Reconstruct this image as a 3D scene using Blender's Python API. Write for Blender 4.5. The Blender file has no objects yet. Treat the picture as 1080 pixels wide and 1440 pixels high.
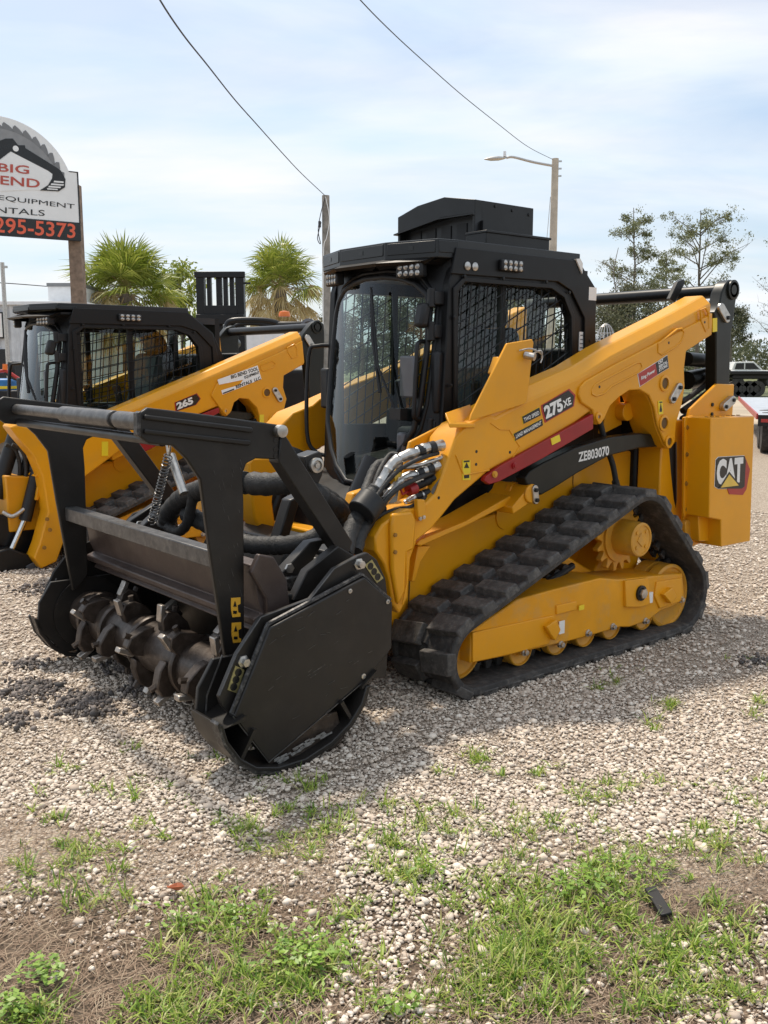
import bpy, bmesh, math, random
import numpy as np
from mathutils import Vector, Matrix
from mathutils.noise import noise as pnoise
random.seed(5); RNG = np.random.default_rng(7)
R = math.radians
C = bpy.context.scene.collection
sc = bpy.context.scene

# ---------------------------------------------------------------- camera
F, H = 1330.0, 1.6
PITCH = math.atan(205/F); SP, CP = math.sin(PITCH), math.cos(PITCH)
cam = bpy.data.objects.new('camera', bpy.data.cameras.new('camera')); C.objects.link(cam)
cam.location = (0, 0, H); cam.rotation_euler = (R(90)-PITCH, 0, 0)
cam.data.sensor_fit = 'VERTICAL'; cam.data.sensor_height = 36; cam.data.lens = F/1440*36
cam.data.clip_start = .05; cam.data.clip_end = 3000
sc.camera = cam
# ---------------------------------------------------------------- light
sc.view_settings.view_transform = 'Standard'; sc.view_settings.look = 'None'
sc.view_settings.exposure = EXPO = 0.54; sc.view_settings.gamma = 1
SUN = Vector((-.30, .40, 1.0)).normalized()
elev = math.asin(SUN.z); azi = math.atan2(SUN.x, SUN.y)
sun = bpy.data.objects.new('sun', bpy.data.lights.new('sun', 'SUN')); C.objects.link(sun)
sun.data.energy = 2.9; sun.data.angle = R(4); sun.data.color = (1, .90, .76)
sun.rotation_euler = SUN.to_track_quat('Z', 'Y').to_euler(); sun.location = (0, 0, 30)
w = bpy.data.worlds.new('World'); sc.world = w; w.use_nodes = True
nt = w.node_tree; nt.nodes.clear()
def N(t, **k):
    n = nt.nodes.new(t)
    for a, b in k.items(): setattr(n, a, b)
    return n
def LK(a, b): nt.links.new(a, b)
sky = N('ShaderNodeTexSky', sky_type='NISHITA'); sky.sun_disc = False
sky.sun_elevation = elev; sky.sun_rotation = azi; sky.air_density = 1.0; sky.dust_density = 2.0; sky.ozone_density = 1.6
tc = N('ShaderNodeTexCoord'); sep = N('ShaderNodeSeparateXYZ'); LK(tc.outputs['Generated'], sep.inputs[0])
zc = N('ShaderNodeMath', operation='ADD'); zc.inputs[1].default_value = .22; LK(sep.outputs[2], zc.inputs[0])
dx = N('ShaderNodeMath', operation='DIVIDE'); LK(sep.outputs[0], dx.inputs[0]); LK(zc.outputs[0], dx.inputs[1])
dy = N('ShaderNodeMath', operation='DIVIDE'); LK(sep.outputs[1], dy.inputs[0]); LK(zc.outputs[0], dy.inputs[1])
cmb = N('ShaderNodeCombineXYZ'); LK(dx.outputs[0], cmb.inputs[0]); LK(dy.outputs[0], cmb.inputs[1])
mp = N('ShaderNodeMapping'); mp.inputs['Rotation'].default_value = (0, 0, R(-28)); mp.inputs['Scale'].default_value = (.62, 1.5, 1)
mp.inputs['Location'].default_value = (1.3, .4, 0)
LK(cmb.outputs[0], mp.inputs[0])
n1 = N('ShaderNodeTexNoise'); n1.inputs['Scale'].default_value = 1.25; n1.inputs['Detail'].default_value = 8; n1.inputs['Roughness'].default_value = .55
n1.inputs['Distortion'].default_value = .5
LK(mp.outputs[0], n1.inputs['Vector'])
rp = N('ShaderNodeValToRGB'); rp.color_ramp.elements[0].position = .34; rp.color_ramp.elements[1].position = .60
rp.color_ramp.elements[0].color = (.34, .34, .34, 1); rp.color_ramp.elements[1].color = (.97, .97, .97, 1)
LK(n1.outputs[0], rp.inputs[0])
n2 = N('ShaderNodeTexNoise'); n2.inputs['Scale'].default_value = 2.6; n2.inputs['Detail'].default_value = 6
LK(mp.outputs[0], n2.inputs['Vector'])
rp2 = N('ShaderNodeValToRGB'); rp2.color_ramp.elements[0].position = .3; rp2.color_ramp.elements[1].position = .7
rp2.color_ramp.elements[0].color = (4.7, 5.65, 6.45, 1); rp2.color_ramp.elements[1].color = (6.3, 6.3, 6.4, 1)
LK(n2.outputs[0], rp2.inputs[0])
mx = N('ShaderNodeMixRGB'); LK(rp.outputs[0], mx.inputs[0]); LK(sky.outputs[0], mx.inputs[1]); LK(rp2.outputs[0], mx.inputs[2])
bg = N('ShaderNodeBackground'); bg.inputs[1].default_value = .112; LK(mx.outputs[0], bg.inputs[0])
wo = N('ShaderNodeOutputWorld'); LK(bg.outputs[0], wo.inputs[0])

# ---------------------------------------------------------------- frames
EX = (.7723, .6353); O1 = (.42, 5.74); YAW = math.atan2(EX[1], EX[0])
def ray(u, v):
    a = (u-540)/F; b = (v-720)/F
    return (a, CP-b*SP, -(SP+b*CP))
def _loc(o):
    dx, dy = -o[0], -o[1]
    return (dx*EX[0]+dy*EX[1], -dx*EX[1]+dy*EX[0], H)
def _lr(u, v):
    r = ray(u, v); return (r[0]*EX[0]+r[1]*EX[1], -r[0]*EX[1]+r[1]*EX[0], r[2])
LC = _loc(O1)
def P3(u, v, y):            # a traced point on the machine's lengthwise plane y
    r = _lr(u, v); t = (y-LC[1])/r[1]; return (LC[0]+t*r[0], y, LC[2]+t*r[2])
def P(u, v, y):
    p = P3(u, v, y); return (p[0], p[2])
def PX(u, v, x):            # ... on its crosswise plane x
    r = _lr(u, v); t = (x-LC[0])/r[0]; return (x, LC[1]+t*r[1], LC[2]+t*r[2])
def G(u, v, z=0):           # world point at height z
    r = ray(u, v); t = (z-H)/r[2]; return Vector((r[0]*t, r[1]*t, z))
def D(u, v, d):             # world point at depth d
    r = ray(u, v); t = d/r[1]; return Vector((r[0]*t, d, H+r[2]*t))

# ---------------------------------------------------------------- materials
def mat(name, col, rough=.5, metal=0, var=.12, scale=6, bump=0, bscale=40, spec=.5, rvar=.15, coat=0, dust=None, dustamt=.0):
    m = bpy.data.materials.new(name); m.use_nodes = True; t = m.node_tree; b = t.nodes['Principled BSDF']
    b.inputs['Roughness'].default_value = rough; b.inputs['Metallic'].default_value = metal
    b.inputs['Specular IOR Level'].default_value = spec; b.inputs['Coat Weight'].default_value = coat
    b.inputs['Coat Roughness'].default_value = .15
    co = t.nodes.new('ShaderNodeTexCoord')
    n = t.nodes.new('ShaderNodeTexNoise'); n.inputs['Scale'].default_value = scale; n.inputs['Detail'].default_value = 6
    t.links.new(co.outputs['Object'], n.inputs['Vector'])
    r = t.nodes.new('ShaderNodeValToRGB'); r.color_ramp.elements[0].position = .3; r.color_ramp.elements[1].position = .7
    r.color_ramp.elements[0].color = (*[c*(1-var) for c in col], 1); r.color_ramp.elements[1].color = (*[min(1, c*(1+var)) for c in col], 1)
    t.links.new(n.outputs[0], r.inputs[0]); out = r.outputs[0]
    if dust:
        n3 = t.nodes.new('ShaderNodeTexNoise'); n3.inputs['Scale'].default_value = scale*1.7; n3.inputs['Detail'].default_value = 9; n3.inputs['Roughness'].default_value = .7
        t.links.new(co.outputs['Object'], n3.inputs['Vector'])
        r3 = t.nodes.new('ShaderNodeValToRGB'); r3.color_ramp.elements[0].position = .48; r3.color_ramp.elements[1].position = .75
        r3.color_ramp.elements[0].color = (0, 0, 0, 1); r3.color_ramp.elements[1].color = (dustamt,)*3+(1,)
        t.links.new(n3.outputs[0], r3.inputs[0])
        mm = t.nodes.new('ShaderNodeMixRGB'); mm.inputs[2].default_value = (*dust, 1)
        t.links.new(r3.outputs[0], mm.inputs[0]); t.links.new(out, mm.inputs[1]); out = mm.outputs[0]
    t.links.new(out, b.inputs['Base Color'])
    if rvar:
        mr = t.nodes.new('ShaderNodeMapRange'); mr.inputs[3].default_value = max(.02, rough-rvar); mr.inputs[4].default_value = min(1, rough+rvar)
        n4 = t.nodes.new('ShaderNodeTexNoise'); n4.inputs['Scale'].default_value = scale*2.3; n4.inputs['Detail'].default_value = 7
        t.links.new(co.outputs['Object'], n4.inputs['Vector']); t.links.new(n4.outputs[0], mr.inputs[0]); t.links.new(mr.outputs[0], b.inputs['Roughness'])
    if bump:
        n5 = t.nodes.new('ShaderNodeTexNoise'); n5.inputs['Scale'].default_value = bscale; n5.inputs['Detail'].default_value = 5
        t.links.new(co.outputs['Object'], n5.inputs['Vector'])
        bb = t.nodes.new('ShaderNodeBump'); bb.inputs['Strength'].default_value = bump; bb.inputs['Distance'].default_value = .01
        t.links.new(n5.outputs[0], bb.inputs['Height']); t.links.new(bb.outputs[0], b.inputs['Normal'])
    return m
M = {}
M['yellow'] = mat('yellow_paint', (.76, .325, .004), .38, var=.07, scale=2.2, bump=.03, bscale=14, rvar=.10, coat=.12, spec=.4, dust=(.42, .26, .08), dustamt=.22)
M['yellow_dusty'] = mat('dusty_yellow_paint', (.72, .31, .007), .46, var=.08, scale=5, bump=.05, bscale=30, rvar=.12, spec=.35, dust=(.38, .27, .14), dustamt=.45)
M['ylw_metal'] = mat('yellow_wheel_paint', (.62, .29, .02), .45, var=.15, scale=8, dust=(.25, .19, .12), dustamt=.4)
M['black'] = mat('black_paint', (.008, .008, .0085), .36, var=.2, scale=5, rvar=.1, spec=.35, dust=(.03, .028, .025), dustamt=.2)
M['cabblack'] = mat('cab_black', (.0065, .0065, .007), .44, var=.2, scale=4, rvar=.1, spec=.32)
M['fascia'] = mat('roof_fascia_black', (.011, .0115, .0125), .34, var=.2, scale=4, rvar=.05, spec=.45)
M['link'] = mat('dark_green_black', (.011, .012, .009), .36, var=.15, rvar=.1, spec=.35, dust=(.05, .045, .035), dustamt=.15)
M['mulch'] = mat('mulcher_black', (.016, .0142, .0128), .38, var=.25, scale=4, rvar=.13, spec=.38, bump=.04, bscale=30, dust=(.06, .05, .042), dustamt=.22)
M['worn'] = mat('worn_steel', (.050, .037, .029), .42, metal=.4, var=.4, scale=9, bump=.15, bscale=60, dust=(.16, .13, .11), dustamt=.55)
M['brown'] = mat('rusty_brown_plate', (.070, .050, .043), .42, metal=.3, var=.3, scale=5, bump=.06, dust=(.12, .095, .085), dustamt=.5)
M['scr'] = mat('scratched_edge', (.030, .028, .027), .42, metal=.3, var=.4, scale=30, dust=(.40, .38, .36), dustamt=.45)
M['bar'] = mat('worn_grey_bar', (.085, .082, .080), .40, metal=.5, var=.3, scale=18, bump=.05, dust=(.30, .28, .26), dustamt=.4)
M['scuff'] = mat('pale_scuff', (.16, .155, .15), .5, var=.5, scale=60)
M['tooth'] = mat('bare_steel_tooth', (.40, .36, .32), .36, metal=.8, var=.3, scale=20, bump=.1, bscale=90)
M['rubber'] = mat('track_rubber', (.034, .031, .029), .74, var=.3, scale=12, bump=.3, bscale=70, dust=(.17, .15, .13), dustamt=.6, rvar=.1)
M['lugs'] = mat('worn_tread_rubber', (.060, .055, .051), .72, var=.35, scale=16, bump=.4, bscale=60, dust=(.22, .20, .175), dustamt=.6, rvar=.1)
M['hose'] = mat('hose_sleeve', (.024, .023, .022), .62, var=.25, scale=25, bump=.35, bscale=120)
M['chrome'] = mat('chrome', (.72, .71, .69), .18, metal=1, var=.08, scale=30, rvar=.08)
M['steel'] = mat('zinc_steel', (.50, .48, .45), .34, metal=.9, var=.2, scale=40, rvar=.12)
M['white'] = mat('white_paint', (.78, .77, .74), .4, var=.05)
M['red'] = mat('red_paint', (.30, .008, .010), .4, var=.12)
M['redtrim'] = mat('decal_red', (.40, .03, .025), .35, var=.06)
M['dblack'] = mat('decal_black', (.012, .012, .012), .3, var=.1)
M['warn'] = mat('warning_yellow', (.80, .60, .02), .4, var=.05)
M['worng'] = mat('worn_orange_decal', (.72, .38, .03), .45, var=.1)
M['plastic'] = mat('black_plastic', (.014, .014, .015), .5, var=.15, spec=.4)
M['seat'] = mat('seat_vinyl', (.02, .02, .022), .55, var=.15)
M['lampglass'] = mat('lamp_lens', (.42, .40, .37), .2, metal=.6, var=.5, scale=90)
M['olive'] = mat('brass_tag', (.33, .29, .13), .4, metal=.4, var=.35, scale=20)
M['orange'] = mat('orange_beacon', (.85, .20, .03), .3, var=.1)
M['wood'] = mat('weathered_wood', (.23, .165, .12), .8, var=.35, scale=9, bump=.3, bscale=30)
M['polewood'] = mat('grey_pole_wood', (.27, .25, .22), .85, var=.3, scale=6, bump=.2, bscale=25)
M['concrete'] = mat('pale_concrete_pole', (.48, .42, .34), .8, var=.2, scale=3)
M['cable'] = mat('black_cable', (.04, .04, .045), .6, var=.1)
M['signwhite'] = mat('sign_white', (.86, .87, .86), .4, var=.04, scale=2)
M['signgrey'] = mat('sign_grey', (.20, .205, .21), .4, var=.08)
M['signred'] = mat('sign_brick_red', (.50, .09, .06), .4, var=.08)
M['signorange'] = mat('sign_orange_red', (.80, .13, .06), .4, var=.06)
M['wallw'] = mat('corrugated_white', (.56, .58, .60), .45, var=.10)
M['wallg'] = mat('parapet_grey', (.74, .75, .76), .6, var=.08)
M['blue'] = mat('blue_paint', (.02, .16, .42), .4, var=.2)
M['leaf'] = mat('leaf_green', (.075, .105, .030), .6, var=.45, scale=1.2, rvar=.1)
M['leafd'] = mat('leaf_dark', (.042, .062, .024), .6, var=.45, scale=1.0, rvar=.1)
M['palm'] = mat('palm_green', (.15, .20, .035), .42, var=.4, scale=2.2, rvar=.1)
M['palmdry'] = mat('palm_dry', (.34, .25, .13), .7, var=.4, scale=3, rvar=.1)
M['bark'] = mat('bark', (.16, .13, .10), .9, var=.35, scale=12, bump=.4, bscale=30)
M['twig'] = mat('bare_twig', (.26, .23, .20), .9, var=.2)
M['alu'] = mat('aluminium_deck', (.50, .52, .55), .35, metal=.4, var=.15, scale=3)
M['bore'] = mat('dark_bore', (.12, .06, .012), .6)
M['brownint'] = mat('dark_yellow_inner', (.30, .14, .02), .5, var=.2)
M['leafdead'] = mat('dead_leaf', (.42, .12, .05), .7, var=.2)
M['greyh'] = mat('grey_handle', (.10, .10, .11), .4, var=.1)
def glass(name, tint, gloss=.12, rough=.02):
    m = bpy.data.materials.new(name); m.use_nodes = True; t = m.node_tree; t.nodes.clear()
    o = t.nodes.new('ShaderNodeOutputMaterial'); a = t.nodes.new('ShaderNodeBsdfTransparent'); a.inputs[0].default_value = (*tint, 1)
    g = t.nodes.new('ShaderNodeBsdfGlossy'); g.inputs['Roughness'].default_value = rough; g.inputs[0].default_value = (.95, .97, 1, 1)
    f = t.nodes.new('ShaderNodeLayerWeight'); f.inputs[0].default_value = .5
    pw = t.nodes.new('ShaderNodeMath'); pw.operation = 'POWER'; pw.inputs[1].default_value = 3.2; t.links.new(f.outputs['Facing'], pw.inputs[0])
    ad = t.nodes.new('ShaderNodeMath'); ad.operation = 'MULTIPLY_ADD'; ad.inputs[1].default_value = .8; ad.inputs[2].default_value = gloss; t.links.new(pw.outputs[0], ad.inputs[0])
    mi = t.nodes.new('ShaderNodeMixShader'); t.links.new(ad.outputs[0], mi.inputs[0]); t.links.new(a.outputs[0], mi.inputs[1]); t.links.new(g.outputs[0], mi.inputs[2])
    t.links.new(mi.outputs[0], o.inputs[0]); return m
M['glass'] = glass('windscreen_polycarbonate', (.80, .84, .82), .015)
M['tintglass'] = glass('tinted_window_glass', (.66, .78, .74), .035)
M['sideglass'] = glass('side_window_glass', (.84, .93, .89), .04)

# ---------------------------------------------------------------- mesh building
class MB:
    def __init__(s): s.v = []; s.f = []
    def add(s, vs, fs):
        o = len(s.v); s.v += [tuple(p) for p in vs]; s.f += [tuple(i+o for i in f) for f in fs]; return s
    def prism(s, poly, a, b, ax='y'):
        f = {'y': lambda p, t: (p[0], t, p[1]), 'x': lambda p, t: (t, p[0], p[1]), 'z': lambda p, t: (p[0], p[1], t)}[ax]
        n = len(poly); vs = [f(p, a) for p in poly]+[f(p, b) for p in poly]
        return s.add(vs, [tuple(range(n)), tuple(range(2*n-1, n-1, -1))]+[(i, i+n, (i+1) % n+n, (i+1) % n) for i in range(n)])
    def box(s, x0, x1, y0, y1, z0, z1):
        return s.prism([(x0, z0), (x1, z0), (x1, z1), (x0, z1)], y0, y1)
    def obox(s, c, sx, sy, sz, mtx=None):
        m = mtx or Matrix.Identity(3); vs = [Vector(c)+m @ Vector((i*sx/2, j*sy/2, k*sz/2)) for i in (-1, 1) for j in (-1, 1) for k in (-1, 1)]
        return s.add(vs, [(0, 1, 3, 2), (4, 6, 7, 5), (0, 4, 5, 1), (2, 3, 7, 6), (0, 2, 6, 4), (1, 5, 7, 3)])
    def ring(s, c, u, v, prof, n=24):       # lathe about axis u x v : prof = [(r, h)]
        c = Vector(c); u = Vector(u).normalized(); v = Vector(v).normalized(); a = u.cross(v)
        vs = []
        for r, h in prof:
            for k in range(n):
                t = 2*math.pi*k/n; vs.append(c+a*h+(u*math.cos(t)+v*math.sin(t))*r)
        fs = [(j*n+k, j*n+(k+1) % n, (j+1)*n+(k+1) % n, (j+1)*n+k) for j in range(len(prof)-1) for k in range(n)]
        if prof[0][0] > 1e-5: fs.append(tuple(range(n-1, -1, -1)))
        if prof[-1][0] > 1e-5: fs.append(tuple((len(prof)-1)*n+k for k in range(n)))
        return s.add(vs, fs)
    def cyl(s, p0, p1, r, r1=None, n=20):
        p0 = Vector(p0); p1 = Vector(p1); a = (p1-p0); L = a.length; a.normalize()
        u = a.orthogonal().normalized(); v = a.cross(u)
        return s.ring(p0, u, v, [(r, 0), (r if r1 is None else r1, L)], n)
    def tube(s, path, r, n=10, closed=False):
        pts = [Vector(p) for p in path]; m = len(pts); rr = r if isinstance(r, (list, tuple)) else [r]*m
        vs = []; up = None
        for i, p in enumerate(pts):
            t = (pts[(i+1) % m]-pts[i-1]) if closed else (pts[min(i+1, m-1)]-pts[max(i-1, 0)])
            t.normalize()
            if up is None: up = t.orthogonal().normalized()
            up = (up-t*up.dot(t)); up = up.normalized() if up.length > 1e-6 else t.orthogonal().normalized()
            b = t.cross(up)
            vs += [p+(up*math.cos(2*math.pi*k/n)+b*math.sin(2*math.pi*k/n))*rr[i] for k in range(n)]
        fs = [(j*n+k, j*n+(k+1) % n, ((j+1) % m)*n+(k+1) % n, ((j+1) % m)*n+k) for j in range(m if closed else m-1) for k in range(n)]
        if not closed: fs += [tuple(range(n-1, -1, -1)), tuple((m-1)*n+k for k in range(n))]
        return s.add(vs, fs)
    def frame(s, outer, inner, a, b, ax='y'):   # plate with an opening (both loops star-shaped round the opening's middle)
        cx = sum(p[0] for p in inner)/len(inner); cy = sum(p[1] for p in inner)/len(inner)
        def hit(loop, t):
            d = (math.cos(t), math.sin(t)); best = 1e-3
            for i in range(len(loop)):
                p, q = loop[i], loop[(i+1) % len(loop)]
                ex, ey = q[0]-p[0], q[1]-p[1]; den = d[0]*ey-d[1]*ex
                if abs(den) < 1e-12: continue
                wx, wy = p[0]-cx, p[1]-cy
                k = (wx*ey-wy*ex)/den; l = (wx*d[1]-wy*d[0])/den
                if k > 0 and -1e-6 <= l <= 1+1e-6: best = max(best, k)
            return (cx+d[0]*best, cy+d[1]*best)
        an = sorted({round(math.atan2(p[1]-cy, p[0]-cx), 5) for p in list(outer)+list(inner)})
        A = [hit(outer, t) for t in an]; B = [hit(inner, t) for t in an]; n = len(an)
        f = {'y': lambda p, t: (p[0], t, p[1]), 'x': lambda p, t: (t, p[0], p[1]), 'z': lambda p, t: (p[0], p[1], t)}[ax]
        vs = [f(p, a) for p in A]+[f(p, a) for p in B]+[f(p, b) for p in A]+[f(p, b) for p in B]; fs = []
        for i in range(n):
            j = (i+1) % n
            fs += [(i, j, n+j, n+i), (2*n+i, 3*n+i, 3*n+j, 2*n+j), (i, 2*n+i, 2*n+j, j), (n+i, n+j, 3*n+j, 3*n+i)]
        return s.add(vs, fs)
    def xf(s, fn): s.v = [tuple(fn(p)) for p in s.v]; return s
    def build(s, name, m, parent=None, bevel=0, seg=2, smooth=35, flip=False):
        me = bpy.data.meshes.new(name); me.from_pydata([tuple(map(float, p)) for p in s.v], [], s.f)
        bm = bmesh.new(); bm.from_mesh(me); bmesh.ops.recalc_face_normals(bm, faces=bm.faces); bm.to_mesh(me); bm.free()
        if smooth:
            me.shade_smooth(); me.set_sharp_from_angle(angle=R(smooth))
        me.materials.append(M[m] if isinstance(m, str) else m)
        o = bpy.data.objects.new(name, me); C.objects.link(o)
        if parent: o.parent = parent
        if bevel:
            b = o.modifiers.new('b', 'BEVEL'); b.width = bevel; b.segments = seg; b.limit_method = 'ANGLE'; b.angle_limit = R(40); b.use_clamp_overlap = True
        return o
def thing(name, label, cat, loc=(0, 0, 0), rz=0, group=None):
    o = bpy.data.objects.new(name, None); C.objects.link(o); o.location = loc; o.rotation_euler = (0, 0, rz); o.empty_display_size = .2
    return tag(o, label, cat, group)
def tag(o, label=None, cat=None, group=None, kind=None):
    for k, v in (('label', label), ('category', cat), ('group', group), ('kind', kind)):
        if v: o[k] = v
    return o
_tx = {}
def textmesh(s, bold=.0, shear=0, spacing=1):
    k = (s, bold, shear, spacing)
    if k not in _tx:
        cu = bpy.data.curves.new('t', 'FONT'); cu.body = s; cu.offset = bold; cu.shear = shear; cu.space_character = spacing; cu.resolution_u = 3
        ob = bpy.data.objects.new('t', cu); C.objects.link(ob); bpy.context.view_layer.update()
        me = bpy.data.meshes.new_from_object(ob.evaluated_get(bpy.context.evaluated_depsgraph_get()))
        vs = [(p.co.x, p.co.y) for p in me.vertices]; fs = [tuple(p.vertices) for p in me.polygons]
        bpy.data.objects.remove(ob); bpy.data.curves.remove(cu); bpy.data.meshes.remove(me)
        x0 = min(p[0] for p in vs); x1 = max(p[0] for p in vs); y0 = min(p[1] for p in vs); y1 = max(p[1] for p in vs)
        _tx[k] = ([((x-x0)/(x1-x0), (y-y0)/(y1-y0)) for x, y in vs], fs)
    return _tx[k]
def lettering(mb, s, bl, br, tl, bold=.02, shear=0, spacing=1, lift=None):
    bl, br, tl = Vector(bl), Vector(br), Vector(tl); vs, fs = textmesh(s, bold, shear, spacing); l = Vector(lift or (0, 0, 0))
    return mb.add([bl+(br-bl)*x+(tl-bl)*y+l for x, y in vs], fs)
def decal(parent, plate, m, y, texts=(), tm='white', yy=.003, name='decal', edge=None):
    pts = [P(u, v, y) for u, v in plate]
    if edge:
        c = (sum(p[0] for p in pts)/len(pts), sum(p[1] for p in pts)/len(pts))
        e = MB().prism([(c[0]+(p[0]-c[0])*edge[1], c[1]+(p[1]-c[1])*edge[2]) for p in pts], y-.001, y+.004)
    o = MB().prism(pts, y-yy, y+.004).build(name, m, parent, smooth=0)
    if edge: e.build('border', edge[0], o, smooth=0)
    for t in texts:
        s, bl, br, tl = t[:4]; kw = t[4] if len(t) > 4 else {}
        mb = MB(); lettering(mb, s, P3(*bl, y), P3(*br, y), P3(*tl, y), lift=(0, -yy-.0015, 0), **kw)
        mb.build('lettering', kw and t[5] if len(t) > 5 else tm, o, smooth=0)
    return o
def arc(cx, cz, r, a0, a1, n=8): return [(cx+r*math.cos(R(a0+(a1-a0)*i/n)), cz+r*math.sin(R(a0+(a1-a0)*i/n))) for i in range(n+1)]
def resample(pts, step):
    out = [Vector(pts[0])]
    for p, q in zip(pts[:-1], pts[1:]):
        p, q = Vector(p), Vector(q); k = max(1, int((q-p).length/step)); out += [p+(q-p)*i/k for i in range(1, k+1)]
    return out
def smoothpath(pts, n=6):
    pts = [Vector(p) for p in pts]; out = []
    for i in range(len(pts)-1):
        p0 = pts[max(i-1, 0)]; p1 = pts[i]; p2 = pts[i+1]; p3 = pts[min(i+2, len(pts)-1)]
        for k in range(n):
            t = k/n; out.append(.5*((2*p1)+(p2-p0)*t+(2*p0-5*p1+4*p2-p3)*t*t+(3*p1-p0-3*p2+p3)*t**3))
    return out+[pts[-1]]
def bolt(parent, x, y, z, r=.014, m='steel', name='bolt', s=-1, h=.012):
    b = MB(); b.ring((x, y, z), (1, 0, 0), (0, 0, 1), [(r, 0), (r, -s*h*.999 if False else (h if s < 0 else -h)), (r*.55, (h*1.6 if s < 0 else -h*1.6))], 6)
    return b.build(name, m, parent)
def yring(mb, x, y, z, prof, n=28):     # prof (r, outwardness towards -y)
    return mb.ring((x, y, z), (1, 0, 0), (0, 0, 1), prof, n) if True else mb
# note: (1,0,0)x(0,0,1) = (0,-1,0): positive h goes towards -y, the near side

# ---------------------------------------------------------------- the compact track loaders
def mirror(root, objs):
    for o in objs:
        c = o.copy(); C.objects.link(c); c.parent = root; c.scale = (1, -1, 1)
        for ch in o.children:
            if ch.name.startswith(('decal', 'border')): continue
            d = ch.copy(); C.objects.link(d); d.parent = c
def hull(pts):
    pts = sorted(set((round(p[0], 5), round(p[1], 5)) for p in pts))
    def half(ps):
        h = []
        for p in ps:
            while len(h) > 1 and (h[-1][0]-h[-2][0])*(p[1]-h[-2][1])-(h[-1][1]-h[-2][1])*(p[0]-h[-2][0]) <= 0: h.pop()
            h.append(p)
        return h[:-1]
    return half(pts)+half(pts[::-1])
def layers(mb, polys, closed=True):      # polys = [(poly, y)], same vertex count
    n = len(polys[0][0]); vs = []; fs = []
    for poly, y in polys: vs += [(p[0], y, p[1]) for p in poly]
    for j in range(len(polys)-1):
        for i in range(n):
            a, b = j*n+i, j*n+(i+1) % n; fs.append((a, b, b+n, a+n))
    fs += [tuple(range(n)), tuple(range((len(polys)-1)*n+n-1, (len(polys)-1)*n-1, -1))]
    return mb.add(vs, fs)
def clipseg(p, d, poly):
    ts = []
    for i in range(len(poly)):
        a, b = poly[i], poly[(i+1) % len(poly)]; ex, ey = b[0]-a[0], b[1]-a[1]; den = d[0]*ey-d[1]*ex
        if abs(den) < 1e-9: continue
        wx, wy = a[0]-p[0], a[1]-p[1]; k = (wx*ey-wy*ex)/den; l = (wx*d[1]-wy*d[0])/den
        if 0 <= l <= 1: ts.append(k)
    ts.sort()
    return [(ts[i], ts[i+1]) for i in range(0, len(ts)-1, 2)]
def meshbars(mb, poly, y, ang=27, sp=.085, sv=.062, r=.0035):
    xs = [p[0] for p in poly]; zs = [p[1] for p in poly]
    d = (math.cos(R(ang)), math.sin(R(ang))); z = min(zs)-1.2
    while z < max(zs)+1:
        for a, b in clipseg((min(xs), z), d, poly): mb.tube([(min(xs)+d[0]*a, y, z+d[1]*a), (min(xs)+d[0]*b, y, z+d[1]*b)], r, 5)
        z += sp
    x = min(xs)-.3; d = (math.sin(R(4)), math.cos(R(4)))
    while x < max(xs)+.3:
        for a, b in clipseg((x, min(zs)), d, poly): mb.tube([(x+d[0]*a, y+.006, min(zs)+d[1]*a), (x+d[0]*b, y+.006, min(zs)+d[1]*b)], r, 5)
        x += sv
    return mb

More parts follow.
